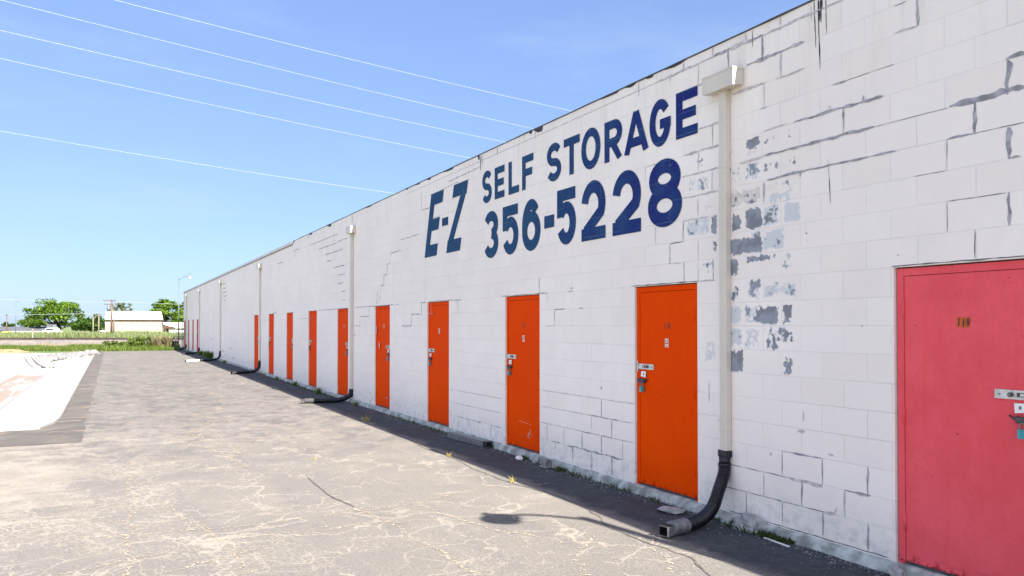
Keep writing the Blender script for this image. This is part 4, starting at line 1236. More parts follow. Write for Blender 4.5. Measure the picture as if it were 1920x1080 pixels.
# ================================================================== things at the wall foot
o = empty('gutter_section', (4.72, 10.65, GZ), R(3.5))
props(o, 'empty piece of metal downspout lying in the shade against the wall foot', 'metal pipe')
mb = MB()
w, h, L, t = .055, .040, .62, .004
for (x0, x1, z0, z1) in ((-w, w, 0, t), (-w, w, 2 * h - t, 2 * h), (-w, -w + t, t, 2 * h - t), (w - t, w, t, 2 * h - t)):
    mb.box(x0, x1, -L, L, z0 + .006, z1 + .006)
for q in range(3):
    mb.box(-w - .003, -w, -L, L, .018 + q * .02, .024 + q * .02)
mb.build('pipe', M['galv'], o)
mb = MB(); mb.box(-w + t, w - t, -L + .03, -L + .035, .012, 2 * h); mb.build('dark_opening', M['blackin'], o)
mb = MB(); mb.box(-w - .005, w + .005, -L - .002, -L + .09, .002, .006); mb.box(-w - .005, w + .005, -L - .002, -L + .09, 2 * h + .006, 2 * h + .010); mb.box(-w - .005, -w - .001, -L - .002, -L + .09, .006, 2 * h + .006)
mb.build('rim', M['black'], o)


def rock(name, loc, size, mat, seed, label=None, cat=None, group=None, rz=0, flat=1.0, sub=2):
    bm = bmesh.new()
    bmesh.ops.create_icosphere(bm, subdivisions=sub, radius=1.0)
    for v in bm.verts:
        n1 = noise.noise(v.co * 1.3 + Vector((seed, 0, 0)))
        n2 = noise.noise(v.co * 3.5 + Vector((0, seed, 0)))
        v.co *= 1 + .35 * n1 + .16 * n2
        v.co = Vector((round(v.co.x * 3.2) / 3.2 * .4 + v.co.x * .6, v.co.y, round(v.co.z * 2.6) / 2.6 * .5 + v.co.z * .5))
        v.co = Vector((v.co.x * size[0], v.co.y * size[1], v.co.z * size[2] * flat))
    me = bpy.data.meshes.new(name); bm.to_mesh(me); bm.free()
    me.materials.append(mat)
    o = bpy.data.objects.new(name, me); COL.objects.link(o)
    o.location = loc; o.rotation_euler = (0, 0, rz)
    return props(o, label, cat, group)


# grey bevelled splash piece
mb = MB()
o = empty('splash_piece', (4.735, 8.38, GZ), R(8))
props(o, 'small grey box shaped downspout elbow standing in the shade near door 118', 'metal elbow')
b = [(-.045, -.05, 0), (.045, -.05, 0), (.045, .05, 0), (-.045, .05, 0)]
tt = [(-.035, -.05, .085), (.045, -.045, .095), (.045, .045, .095), (-.035, .05, .085)]
for k in range(4):
    q = (k + 1) % 4; mb.face([b[k], b[q], tt[q], tt[k]])
mb.face(tt)
mb.build('body', M['galv'], o)
mb = MB(); mb.box(-.052, .050, -.056, .056, -.001, .012); mb.build('rim', M['steel'], o)

rock('flat_stone', (4.62, 5.83, GZ + .02), (.10, .14, .020), M['stone'], 3, 'flat broken slab lying beside the black hose at the nearest downspout', 'stone', rz=.5)
rock('concrete_lump', (4.80, 5.02, GZ + .035), (.08, .19, .085), M['stone'], 8, 'crumbled concrete lump at the wall foot right of the nearest black hose', 'concrete lump', sub=4)
rock('pebble', (4.70, 9.02, GZ + .015), (.045, .07, .03), M['white'], 5, 'pale stone on the shaded asphalt below door 117', 'stone')
rock('pebble', (4.77, 8.72, GZ + .03), (.04, .06, .05), M['stone'], 6, 'grey stone at the wall foot by the right corner of door 117', 'stone')
rock('pebble', (4.80, 3.62, GZ + .03), (.05, .06, .05), M['stone'], 7, 'grey stone at the wall foot by the left corner of the red door', 'stone')
mb = MB(); mb.box(-.008, .008, -.14, .14, .004, .012)
o = mb.build('white_stick', M['white'], None, (4.70, 4.62, GZ)); o.rotation_euler = (0, 0, R(-4))
props(o, 'thin white strip of trim lying on the dirt at the wall foot', 'strip')

# pebbles and dirt crumbs along the wall foot, moss and weeds
rs = random.Random(5)
mb = MB()
for k in range(2600):
    y = rs.uniform(2.2, 16) if k < 2100 else rs.uniform(16, 40)
    x = WX - .05 - abs(rs.gauss(0, .12))
    r = rs.uniform(.003, .011) * (1.4 if rs.random() < .1 else 1)
    zc = GZ + r * .4
    p = [(x + r * rs.uniform(.6, 1.2), y, zc), (x, y + r * rs.uniform(.6, 1.4), zc), (x - r, y, zc), (x, y - r * rs.uniform(.6, 1.2), zc), (x, y, zc + r), ]
    for q in range(4):
        mb.face([p[q], p[(q + 1) % 4], p[4]], 0)
props(mb.build('gravel', M['grit']), kind='stuff', label='grey grit and crumbs along the wall foot')


def blades(name, mat, gen, count, seed, label, tone=(0, 1)):
    """grass blades: gen(r) returns x, y, z, height, width, lean"""
    r = random.Random(seed)
    vs, fs, tn = [], [], []
    for _ in range(count):
        g_ = gen(r)
        if g_ is None: continue
        x, y, z, h, w, lean = g_
        a = r.uniform(0, 2 * PI); b = r.uniform(0, 2 * PI)
        dx, dy = math.cos(a) * w, math.sin(a) * w
        lx, ly = math.cos(b) * lean * h, math.sin(b) * lean * h
        k = len(vs)
        vs += [(x - dx, y - dy, z), (x + dx, y + dy, z), (x + dx * .7 + lx * .45, y + dy * .7 + ly * .45, z + h * .6), (x - dx * .7 + lx * .45, y - dy * .7 + ly * .45, z + h * .6), (x + lx, y + ly, z + h)]
        fs += [(k, k + 1, k + 2, k + 3), (k + 3, k + 2, k + 4)]
        tn += [min(1, max(0, r.gauss(.5, .28)))] * 5
    me = bpy.data.meshes.new(name); me.from_pydata(vs, [], fs); me.materials.append(mat)
    ca = me.color_attributes.new('tone', 'FLOAT_COLOR', 'POINT')
    buf = []
    for t in tn: buf += [t, t, t, 1]
    ca.data.foreach_set('color', buf)
    o = bpy.data.objects.new(name, me); COL.objects.link(o)
    if label is not None: props(o, kind='stuff', label=label)
    return o


def wallweed(r):
    y = r.choice([r.uniform(2.4, 60), r.uniform(3.5, 14), r.uniform(4, 5.2), r.uniform(8.0, 9.6), r.uniform(18, 29)])
    d = noise.noise(Vector((y * 1.1, 4, 0)))
    if d < -.02: return None
    return (WX - .06 - abs(r.gauss(0, .05)), y, GZ, r.uniform(.012, .045) * (1 + d), r.uniform(.003, .007), .8)


blades('moss', M['moss'], wallweed, 5200, 3, 'low moss and tiny weeds along the shaded wall foot')


def weed_plant(x, y, h, n, seed, mat, label, group, spread=.5):
    r = random.Random(seed)
    o = blades('weed', mat, lambda r_: (x + r_.gauss(0, h * .16), y + r_.gauss(0, h * .16), GZ, h * r_.uniform(.4, 1.05), h * .035, spread), n, seed, None)
    return props(o, label, 'weed', group)


W_ = 'weeds growing at the wall foot'
for q, (y, h, n, lab) in enumerate((
        (44.5, .42, 260, 'leafy weed clump left of the fourth downspout with the white hose end'),
        (46.3, .40, 180, 'lower leafy weed clump between the fourth and fifth downspouts'),
        (49.5, .30, 150, 'small weed clump in front of the first brown door past the blank wall'),
        (20.0, .20, 90, 'spiky weed between the second downspout and the door left of it'),
        (22.9, .17, 90, 'low weed by the foot of the door in the middle of the row'),
        (25.6, .14, 70, 'small weed at the wall foot in the middle distance'),
        (38.5, .16, 100, 'weed at the wall foot just right of the fourth downspout'),
        (16.6, .12, 60, 'weed just right of the second downspout'))):
    weed_plant(WX - .16, y, h, n, 40 + q, M['grass'], lab, W_)
Dg = 'dry tufts in the asphalt cracks'
for q, (x, y, h, lab) in enumerate(((3.93, 7.70, .085, 'yellow dry tuft in the crack nearest the lamp shadow'), (3.97, 9.62, .075, 'yellow dry tuft in the long crack below door 117'),
                                   (4.10, 13.8, .14, 'upright yellow tuft on the sunlit asphalt below the door left of the second downspout'), (2.35, 10.15, .05, 'tiny yellow tuft alone in the open lane'))):
    weed_plant(x, y, h, 26, 60 + q, M['dryweed'], lab, Dg, .7)

# ================================================================== lamp posts
LAMP_G = 'lamp posts with a short arm and round head'


def lamp_post(loc, rz, height, label, arm=.615, rise=.32, q=1.0):
    """steel pole, curved arm and a dusk-to-dawn round head; the arm points to local -x"""
    o = empty('lamp_post', loc, rz)
    props(o, label, 'lamp post', LAMP_G)
    mb = MB(); mb.tube([(0, 0, 0), (0, 0, height * .5), (0, 0, height)], [.058 * q, .054 * q, .050 * q], 12)
    mb.tube([(0, 0, height), (0, 0, height + .05)], [.052 * q, .02 * q], 12)
    mb.build('pole', M['pole'], o)
    mb = MB(); mb.box(-.11, .11, -.11, .11, 0, .015); mb.tube([(0, 0, .015), (0, 0, .12)], [.085, .062], 12); mb.build('base_plate', M['pole'], o)
    mb = MB()
    pts = [(0, 0, height - .06)] + [(-arm * .72 * s, 0, height - .06 + (rise + .06) * math.sin(s * PI / 2)) for s in (.15, .3, .5, .7, .85, 1)] + [(-arm * .80, 0, height + rise)]
    mb.tube(pts, .027 * q, 10)
    mb.build('arm', M['pole'], o)
    cx = -arm; zz = height + rise
    mb = MB()
    mb.tube([(cx, 0, zz + .12), (cx, 0, zz + .04), (cx, 0, zz + .03), (cx, 0, zz - .04), (cx, 0, zz - .045)], [.05, .075, .11, .185, .188], 24)
    mb.tube([(cx + .13, 0, zz), (cx, 0, zz + .01)], .028, 10)
    hd = mb.build('lamp_head', M['galv'], o)
    mb = MB(); mb.tube([(cx, 0, zz + .12), (cx, 0, zz + .17), (cx, 0, zz + .18)], [.028, .028, .012], 10); mb.build('photocell', M['black'], hd)
    mb = MB(); mb.tube([(cx, 0, zz - .046), (cx, 0, zz - .10), (cx, 0, zz - .16), (cx, 0, zz - .17)], [.165, .155, .10, .03], 20); mb.build('lens', M['white'], hd)
    return o


lamp_post((4.70, .51, GZ), 0, 4.52, 'steel lamp post by the wall that casts the round shadow on the asphalt')
P = far(335, 523, 57.5)
lp = lamp_post((P.x, P.y, GZ), PI - YAW, P.z - GZ, 'tall thin steel lamp post beyond the far corner of the storage building', .78, .20, .62)

# --- chain link gate at the far corner
o = empty('chain_link_gate', (far(334, 655, 57)).to_tuple()[:2] + (GZ,), -YAW)
props(o, 'narrow chain link gate and posts beside the far corner of the storage building', 'gate')
for x, h in ((-.16, 1.95), (.02, 1.9), (.30, 1.9), (.42, 2.0)):
    mb = MB(); mb.tube([(x, 0, 0), (x, 0, h)], .028, 10); mb.tube([(x, 0, h), (x, 0, h + .05)], [.034, .01], 10); mb.build('post', M['galv'], o)
mb = MB()
for z in (.12, .95, 1.78): mb.tube([(-.14, 0, z), (.42, 0, z)], .018, 8)
mb.build('rail', M['galv'], o)
mb = MB()
for k in range(-22, 14):
    for sgn in (1, -1):
        x0 = -.14 + k * .07; z0 = .12; x1 = x0 + 1.66; z1 = 1.78
        a0 = max(0, (-.14 - x0) / 1.66); a1 = min(1, (.42 - x0) / 1.66)
        if a1 <= a0: continue
        q0 = (x0 + 1.66 * a0, .002 * sgn, z0 + 1.66 * a0 if sgn > 0 else z1 - 1.66 * a0); q1 = (x0 + 1.66 * a1, .002 * sgn, z0 + 1.66 * a1 if sgn > 0 else z1 - 1.66 * a1)
        mb.tube([q0, q1], .003, 4, 0, False)
mb.build('mesh_panel', M['galv'], o)
o = empty('leaning_bar', (far(328.5, 655, 56)).to_tuple()[:2] + (GZ,), -YAW)
props(o, 'dark rusty bar leaning beside the chain link gate', 'bar')
mb = MB(); mb.tube([(-.08, 0, 0), (.10, 0, 1.15)], .035, 8); mb.build('bar', M['darkmetal'], o)
mb = MB(); mb.box(-.16, .0, -.08, .08, 0, .03); mb.build('foot', M['darkmetal'], o)

# ================================================================== riprap and spillway
def basin_surface(x, y):
    if not (cxL <= x <= cx0): return GZ
    ye = edge_y(x); yend = CH1 + 1.5 * (cx0 - x) / (cx0 - cxL)
    if not (ye <= y <= yend): return GZ
    k = max(0.0, min(1.0, (cx0 - x) / 2.36, (x - cxL) / 2.6, (y - ye) / 2.8, (yend - y) / 8.5))
    return GZ + .012 - .93 * k


def drop(px, py, far_side=False):
    Z = 20.0
    while Z < 90:
        p = far(px, py, Z)
        if p.z <= basin_surface(p.x, p.y) + .005 and (p.y > 30): return p
        Z += .05
    return p


RG = 'riprap stones at the end of the basin'
rr = random.Random(77)
stone_meshes = []
for k in range(6):
    so = rock('riprap_stone', (0, 0, 0), (.28, .22, .17), M['riprap'], k * 3.1, sub=2)
    stone_meshes.append(so.data); bpy.data.objects.remove(so)
for k in range(170):
    u = rr.random()
    px = 76 + u * 108
    py = 677 - u * 14.5 + rr.uniform(-5.5, 3.5) * (1 - .6 * u)
    p = drop(px, py)
    o = bpy.data.objects.new('riprap_stone', rr.choice(stone_meshes)); COL.objects.link(o)
    o.location = (p.x, p.y, p.z + rr.uniform(.0, .06)); o.rotation_euler = (rr.uniform(-.6, .6), rr.uniform(-.6, .6), rr.uniform(0, 6.28))
    s_ = rr.uniform(.4, 1.0); o.scale = (s_, s_, s_)
    props(o, 'grey broken stone in the riprap bank between the white basin and the weeds', 'stone', RG)

# curved concrete spillway; dark strips paint the shade lines between its lips
o = empty('spillway', drop(80, 688).to_tuple(), -YAW)
props(o, 'curved concrete spillway lip with dark grooves at the far end of the white basin', 'spillway')


def spill(px0, py0, px1, py1, w, mat, lift, name):
    mb = MB()
    n = 14; prev = None
    for k in range(n + 1):
        t = k / n
        px = px0 + (px1 - px0) * t; py = py0 + (py1 - py0) * (1 - (1 - t) ** 1.9)
        p = drop(px, py); p.z += .06 + lift
        wv = Vector((math.cos(YAW), -math.sin(YAW), 0)) * w
        cur = [p - wv, p - wv * .8 + Vector((0, 0, .05)), p + wv * .8 + Vector((0, 0, .05)), p + wv, p + wv + Vector((0, 0, -.5)), p - wv + Vector((0, 0, -.5))]
        if prev:
            for q in range(6):
                mb.face([prev[q], cur[q], cur[(q + 1) % 6], prev[(q + 1) % 6]], 0, True)
        else: mb.face(cur)
        prev = cur
    mb.face(list(reversed(prev)))
    keep(mb.build(name, mat), o)


for px0, px1, w, mat, lf, nm in ((52, 72, .20, M['basin'], 0, 'concrete_lip'), (58, 85, .07, M['flash'], -.05, 'groove_shade'), (61, 89, .10, M['basin'], .02, 'concrete_lip'), (65, 92, .07, M['flash'], -.05, 'groove_shade'), (68, 97, .10, M['basin'], .02, 'concrete_lip'), (73, 101, .06, M['flash'], -.05, 'groove_shade'), (78, 110, .20, M['basin'], .0, 'concrete_lip')):
    spill(px0, 671, px1, 690, w, mat, lf, nm)
p = far(10, 664, 50)
rock('sand_heap', (p.x, p.y, GZ), (1.1, .5, .28), M['sandpile'], 2, 'low heap of orange sand at the far left edge of the basin', 'sand heap', sub=3)

# ================================================================== weeds, rails, meadow
def farband(px0, px1, z0, z1):
    def f(r, zpow=1.0):
        Z = z0 + (z1 - z0) * r.random() ** zpow
        px = r.uniform(px0, px1)
        p = far(px, 640, Z)
        return p.x, p.y, Z, px
    return f


fb = farband(-120, 335, 54, 65)


def weeds(r):
    x, y, Z, px = fb(r)
    if x > cxL - 1 and x < 5.0 and y < 60.0: return None
    if x < 0 and y < CH1 + 2.5 + (-x) * .25: return None
    n = noise.noise(Vector((x * .35, y * .35, 0)))
    return x, y, GZ - .04, r.uniform(.10, .27) * (1.1 + n) * (1.2 if px > 130 else .85), r.uniform(.015, .035), .55


blades('weeds', M['grass'], weeds, 26000, 12, 'green weeds between the asphalt end and the railway ballast')
fb2 = farband(-120, 340, 62, 73)
blades('dry_grass', M['drygrass'], lambda r: (lambda q: None if noise.noise(Vector((q[0] * .2, q[1] * .2, 5))) < -.02 else (q[0], q[1], GZ + .0 + max(0, q[2] - 63.5) * .016, r.uniform(.10, .32), r.uniform(.010, .02), .4))(fb2(r)), 3500, 13, 'pale dry grass on the side of the railway ballast')
fb3 = farband(-160, 345, 90, 150)
blades('meadow_grass', M['grassfar'], lambda r: (lambda q: (q[0], q[1], GZ + .02, r.uniform(.35, .85) * (1 + .5 * noise.noise(Vector((q[0] * .12, q[1] * .12, 5)))), r.uniform(.03, .07), .35))(fb3(r, 1.5)), 26000, 14, 'tall pale green grass beyond the railway track')

# embankment and track, square to the view axis of the far field
def cam_frame(xc, Z, z):   # point from view-axis metres
    return Vector((xc * math.cos(YAW) + Z * math.sin(YAW), Z * math.cos(YAW) - xc * math.sin(YAW), z))


mb = MB()
prof = [(61.5, GZ - .06), (63.5, GZ + .03), (71.5, .17), (74.6, .26), (79.5, .26), (82, GZ + .05), (85, GZ - .08)]
xs = [-260 + 4 * k for k in range(100)]
for a, b in zip(xs, xs[1:]):
    for (za, ha), (zb, hb) in zip(prof, prof[1:]):
        j = lambda x, q: .05 * noise.noise(Vector((x * .5, q, 0)))
        mb.face([cam_frame(a, za, ha + j(a, za)), cam_frame(b, za, ha + j(b, za)), cam_frame(b, zb, hb + j(b, zb)), cam_frame(a, zb, hb + j(a, zb))], 0, True)
props(mb.build('embankment', M['ballast']), kind='structure')

o = empty('railway_track', cam_frame(-40, 77, .26), -YAW)
props(o, 'dark railway track running across on pale ballast beyond the lot', 'railway track')
for Z in (76.2, 77.64):
    mb = MB()
    q = [(-.07, 0), (-.07, .02), (-.012, .035), (-.012, .115), (-.036, .125), (-.036, .165), (.036, .165), (.036, .125), (.012, .115), (.012, .035), (.07, .02), (.07, 0)]
    A = [cam_frame(-260, Z + u, .30 + v) for u, v in q]; B = [cam_frame(130, Z + u, .30 + v) for u, v in q]
    for k in range(12):
        mb.face([A[k], B[k], B[(k + 1) % 12], A[(k + 1) % 12]])
    keep(mb.build('rail', M['rail']), o)
mb = MB()
for k in range(600):
    xc = -260 + .62 * k
    pts = [cam_frame(xc + u, Z, z) for z in (.20, .305) for Z in (75.6, 78.2) for u in (-.11, .11)]
    b = len(mb.v); mb.v += [tuple(p) for p in pts]
    for qd in ((0, 1, 5, 4), (2, 6, 7, 3), (0, 4, 6, 2), (1, 3, 7, 5), (4, 5, 7, 6)):
        mb.f.append(tuple(b + t for t in qd)); mb.m.append(0); mb.sm.append(False)
sl = keep(mb.build('sleepers', M['tie']), o); sl['kind'] = 'stuff'

# ------------------------------------------------------------------ trees
def leaves(name, clumps, per, size, mat, seed, parent=None, flat=.6):
    r = random.Random(seed)
    vs, fs, tn = [], [], []
    for (cx, cy, cz, rx, ry, rz) in clumps:
        ct = r.uniform(.15, .85)
        for _ in range(per):
            d = Vector((r.gauss(0, 1), r.gauss(0, 1), r.gauss(0, 1))).normalized() * (r.random() ** .45)
            p = Vector((cx + d.x * rx, cy + d.y * ry, cz + d.z * rz))
            n = Vector((r.gauss(0, 1), r.gauss(0, 1), abs(r.gauss(0, 1)) + flat)).normalized()
            a = n.orthogonal().normalized(); b = n.cross(a)
            th = r.uniform(0, 6.28); s = size * r.uniform(.55, 1.25)
            u = (a * math.cos(th) + b * math.sin(th)) * s; w = (-a * math.sin(th) + b * math.cos(th)) * s * .6
            k = len(vs)
            vs += [tuple(p - u), tuple(p + w), tuple(p + u), tuple(p - w)]
            fs.append((k, k + 1, k + 2, k + 3))
            tn += [min(1, max(0, ct + r.gauss(0, .22)))] * 4
    me = bpy.data.meshes.new(name); me.from_pydata(vs, [], fs); me.materials.append(mat)
    ca = me.color_attributes.new('tone', 'FLOAT_COLOR', 'POINT')
    buf = []
    for t in tn: buf += [t, t, t, 1]
    ca.data.foreach_set('color', buf)
    o = bpy.data.objects.new(name, me); COL.objects.link(o)
    if parent: keep(o, parent)
    return o


def tree(px, py0, py1, wpx, Z, label, mat, seed, nclump=26, per=110, leaf=.22, lean=0.0, shape='dome', trunk_px=None, group=None, hollow=.55, trunkw=.28, csize=.30):
    """crown spans pixel rows py0..py1 and width wpx at depth Z"""
    m_ = Z / FPX
    ctr = far(px, (py0 + py1) / 2, Z)
    base = far(trunk_px if trunk_px else px, 625, Z); base.z = GZ
    root = empty('tree', base); props(root, label, 'tree', group)
    rx = wpx / 2 * m_; rz = (py1 - py0) / 2 * m_
    r = random.Random(seed)
    right = Vector((math.cos(YAW), -math.sin(YAW), 0)); fwd = Vector((math.sin(YAW), math.cos(YAW), 0))
    cl = []; tips = []
    for k in range(nclump):
        for _t in range(50):
            d = Vector((r.uniform(-1, 1), r.uniform(-1, 1), r.uniform(-.9, 1)))
            L = d.length
            if L > 1 or L < hollow: continue
            if shape == 'dome' and d.z < -.3 and abs(d.x) < .35: continue
            break
        sz = rx * csize * r.uniform(.7, 1.25)
        p = ctr + right * d.x * (rx - sz * .5) + fwd * d.y * (rx - sz * .5) * .8 + Vector((0, 0, d.z * (rz - sz * .35)))
        cl.append((p.x, p.y, p.z, sz, sz, sz * .62)); tips.append(p)
    tb = MB()
    fork = base.lerp(ctr, .30); fork.z = base.z + (ctr.z - base.z) * .42
    w = trunkw
    tb.tube([base, base.lerp(fork, .5) + right * .05, fork], [w, w * .75, w * .62], 8)
    for k, tp in enumerate(tips):
        if k % 2: continue
        mid = fork.lerp(tp, .5) + Vector((r.uniform(-.3, .3), r.uniform(-.3, .3), -.25 * rz))
        tb.tube([fork, mid, tp], [w * .42, w * .22, w * .07], 5, 0, False)
    keep(tb.build('trunk', M['bark']), root)
    leaves('crown', cl, per, leaf, mat, seed + 5, root)
    return root


TG = 'trees beyond the railway'
tree(101, 559, 617, 104, 165, 'big round bright green tree with a leaning trunk at the left', M['leafA'], 5, 64, 90, .27, trunk_px=114, hollow=.45, trunkw=.42, csize=.22)
tree(63, 598, 616, 54, 172, 'low bright green shrub tree left of the big round tree, behind the grey roof', M['leafA'], 9, 22, 90, .25, hollow=.1, csize=.3)
tree(160, 594, 628, 60, 185, 'dark green tree between the big round tree and the cream building', M['leafB'], 12, 40, 110, .30, hollow=.1, csize=.3)
tree(188, 589, 628, 42, 190, 'dark feathery evergreen just left of the cream building', M['leafB'], 13, 26, 100, .28, hollow=.1, csize=.3)
tree(219, 560, 600, 34, 205, 'thin greyish tree behind the utility pole with crossarms', M['leafC'], 21, 22, 42, .30, hollow=.2, csize=.25)
tree(238, 566, 600, 26, 210, 'thin greyish tree behind the left half of the cream roof', M['leafC'], 24, 18, 42, .30, hollow=.2, csize=.25)
tree(312, 558, 622, 72, 195, 'bright green spreading tree behind the right end of the cream building', M['leafA'], 31, 54, 95, .30, hollow=.42, trunkw=.4, csize=.23)
tree(345, 562, 622, 50, 205, 'bright green tree partly hidden by the far corner of the storage building', M['leafA'], 35, 30, 90, .30, hollow=.3, csize=.25)
tree(14, 604, 620, 26, 230, 'small dark round tree at the far left behind the grey roofed house', M['leafB'], 41, 14, 80, .30, hollow=.1, csize=.35)
for q, (px, top, wd, mt) in enumerate(((-40, 596, 60, 'leafB'), (-95, 588, 66, 'leafA'), (395, 585, 70, 'leafA'))):
    tree(px, top, 620, wd, 215, ('dark tree outside the left edge of the view', 'bright tree far outside the left edge of the view', 'bright tree hidden behind the storage building')[q], M[mt], 50 + q, 26, 80, .32, hollow=.2, csize=.28)

# ------------------------------------------------------------------ far buildings
FRAME = [0, 0]


def hf(px, d, z):
    """point in the current far building's own frame: facade square to the line of sight"""
    pc, Zc = FRAME
    o_ = far(pc, 611, Zc); ray = Vector((o_.x, o_.y, 0)).normalized(); rt = Vector((ray.y, -ray.x, 0))
    phi = math.atan((960 - pc) / FPX)
    v = o_ + rt * ((px - pc) / FPX * Zc * math.cos(phi)) + ray * d
    return Vector((v.x, v.y, z))


def bbox_cam(mb, px0, px1, z0, z1, Z0, Z1, m=0):
    P = [hf(x, Z - FRAME[1], z) for z in (z0, z1) for Z in (Z0, Z1) for x in (px0, px1)]
    b = len(mb.v); mb.v += [tuple(p) for p in P]
    for qd in ((0, 1, 5, 4), (3, 2, 6, 7), (0, 4, 6, 2), (1, 3, 7, 5), (4, 5, 7, 6), (0, 2, 3, 1)):
        mb.f.append(tuple(b + t for t in qd)); mb.m.append(m); mb.sm.append(False)


def zat(py, Z): return EYE + (611 - py) / FPX * Z


def house(name, label, px, Z):
    FRAME[0], FRAME[1] = px, Z
    p = far(px, 625, Z)
    o = empty(name, (p.x, p.y, GZ), -YAW)
    return props(o, label, 'building')


Zb = 150
o = house('metal_building', 'cream metal building with a tall white roof beyond the railway', 250, Zb)
mb = MB(); bbox_cam(mb, 198, 305, GZ, zat(600.5, Zb), Zb, Zb + 14)
for k in range(36):
    bbox_cam(mb, 198.7 + k * 3, 199.1 + k * 3, GZ + .02, zat(601.5, Zb), Zb - .03, Zb)
keep(mb.build('wall', M['cream']), o)
mb = MB(); bbox_cam(mb, 197.3, 306.6, zat(600.6, Zb), zat(599.2, Zb), Zb - .35, Zb + 14.3); keep(mb.build('eave', M['browntrim']), o)
mb = MB()
x0, x1 = 197.6, 306.4
za, zb_ = zat(599.1, Zb), zat(583.6, Zb)
y0_, y1_ = -.3, 1.2
A = [hf(x0, y0_, za), hf(x1, y0_, za), hf(x1 - 3.4, y1_, zb_), hf(x0 + .5, y1_, zb_)]
B = [hf(x0, 14, za), hf(x1, 14, za), hf(x1 - 3.4, 12.6, zb_), hf(x0 + .5, 12.6, zb_)]
mb.face(A); mb.face(list(reversed(B))); mb.face([A[3], A[2], B[2], B[3]]); mb.face([A[1], B[1], B[2], A[2]]); mb.face([A[0], A[3], B[3], B[0]])
for k in range(26):
    xs0 = x0 + 2 + k * 4
    mb.face([hf(xs0, y0_ - .03, za), hf(xs0 + .5, y0_ - .03, za), hf(xs0 + .5, y1_ - .03, zb_), hf(xs0, y1_ - .03, zb_)])
keep(mb.build('roof', M['whitewall']), o)

Zs = 150
o = house('shed', 'low white and brown open shed beside the cream building', 325, Zs)
mb = MB()
A = [hf(306.8, 0, zat(608.5, Zs)), hf(331, 0, zat(614.5, Zs)), hf(331, 0, zat(605, Zs)), hf(306.8, 0, zat(604.5, Zs))]
bb = [p + Vector((math.sin(YAW), math.cos(YAW), 0)) * 6 for p in A]
mb.face(A); mb.face([A[3], A[2], bb[2], bb[3]]); mb.face([A[1], A[0], bb[0], bb[1]]); mb.face([A[1], bb[1], bb[2], A[2]])
keep(mb.build('roof', M['whitewall']), o)
mb = MB(); bbox_cam(mb, 307, 330, zat(616, Zs), zat(612.5, Zs), Zs + .2, Zs + .4); keep(mb.build('beam', M['browntrim']), o)
mb = MB(); bbox_cam(mb, 307, 316, GZ, zat(610, Zs), Zs + 3, Zs + 5); keep(mb.build('wall', M['browntrim']), o)
for px in (310.5, 319, 329):
    mb = MB(); bbox_cam(mb, px, px + 1.1, GZ, zat(612, Zs), Zs + .45, Zs + .6); keep(mb.build('post', M['palewood']), o)
o = house('white_house', 'long low white house with a pale roof behind the far lamp post', 350, 175)
mb = MB(); bbox_cam(mb, 318, 396, GZ, zat(616, 175), 175, 184); keep(mb.build('wall', M['whitewall']), o)
mb = MB(); bbox_cam(mb, 316, 398, zat(616, 175) + .02, zat(605, 175), 174.5, 184.5); keep(mb.build('roof', M['cream']), o)
for px in (336, 342, 352, 370):
    mb = MB(); bbox_cam(mb, px, px + 3, GZ + .8, zat(618, 175), 174.9, 174.99); keep(mb.build('window', M['glass']), o)

Zh = 160
o = house('low_house', 'long low white house with a grey shingle roof at the left', 50, Zh)
mb = MB(); bbox_cam(mb, -60, 84, GZ, zat(620.5, Zh), Zh, Zh + 9); keep(mb.build('wall', M['whitewall']), o)
mb = MB()
q = [hf(-62, -.5, zat(621, Zh)), hf(96, -.5, zat(621, Zh)), hf(92, 4.5, zat(612.6, Zh)), hf(-58, 4.5, zat(612.6, Zh)), hf(96, 9.5, zat(621, Zh)), hf(-62, 9.5, zat(621, Zh))]
mb.face([q[0], q[1], q[2], q[3]]); mb.face([q[3], q[2], q[4], q[5]]); mb.face([q[1], q[4], q[2]]); mb.face([q[0], q[3], q[5]]); mb.face([q[0], q[5], q[4], q[1]])
keep(mb.build('roof', M['greyroof']), o)
mb = MB(); bbox_cam(mb, -62, 96, zat(622.4, Zh), zat(621.05, Zh), Zh - .6, Zh - .4); keep(mb.build('fascia', M['white']), o)
for px in (12, 26, 44, 60, 72):
    mb = MB(); bbox_cam(mb, px, px + 4, GZ + .5, zat(622.5, Zh), Zh - .06, Zh - .01); keep(mb.build('window', M['glass']), o)
o = house('gable_house', 'small grey gabled house in front of the big round tree', 97, 158)
mb = MB(); bbox_cam(mb, 89, 104, GZ, zat(615, 158), 158, 162); keep(mb.build('wall', M['greyroof']), o)
mb = MB(); bbox_cam(mb, 88, 97, zat(615, 158) + .02, zat(608, 158), 157.7, 162.3); keep(mb.build('roof', M['greyroof']), o)
mb = MB(); bbox_cam(mb, 98, 106, zat(614, 158) + .02, zat(608.5, 158), 157.5, 160); keep(mb.build('dormer', M['pole']), o)

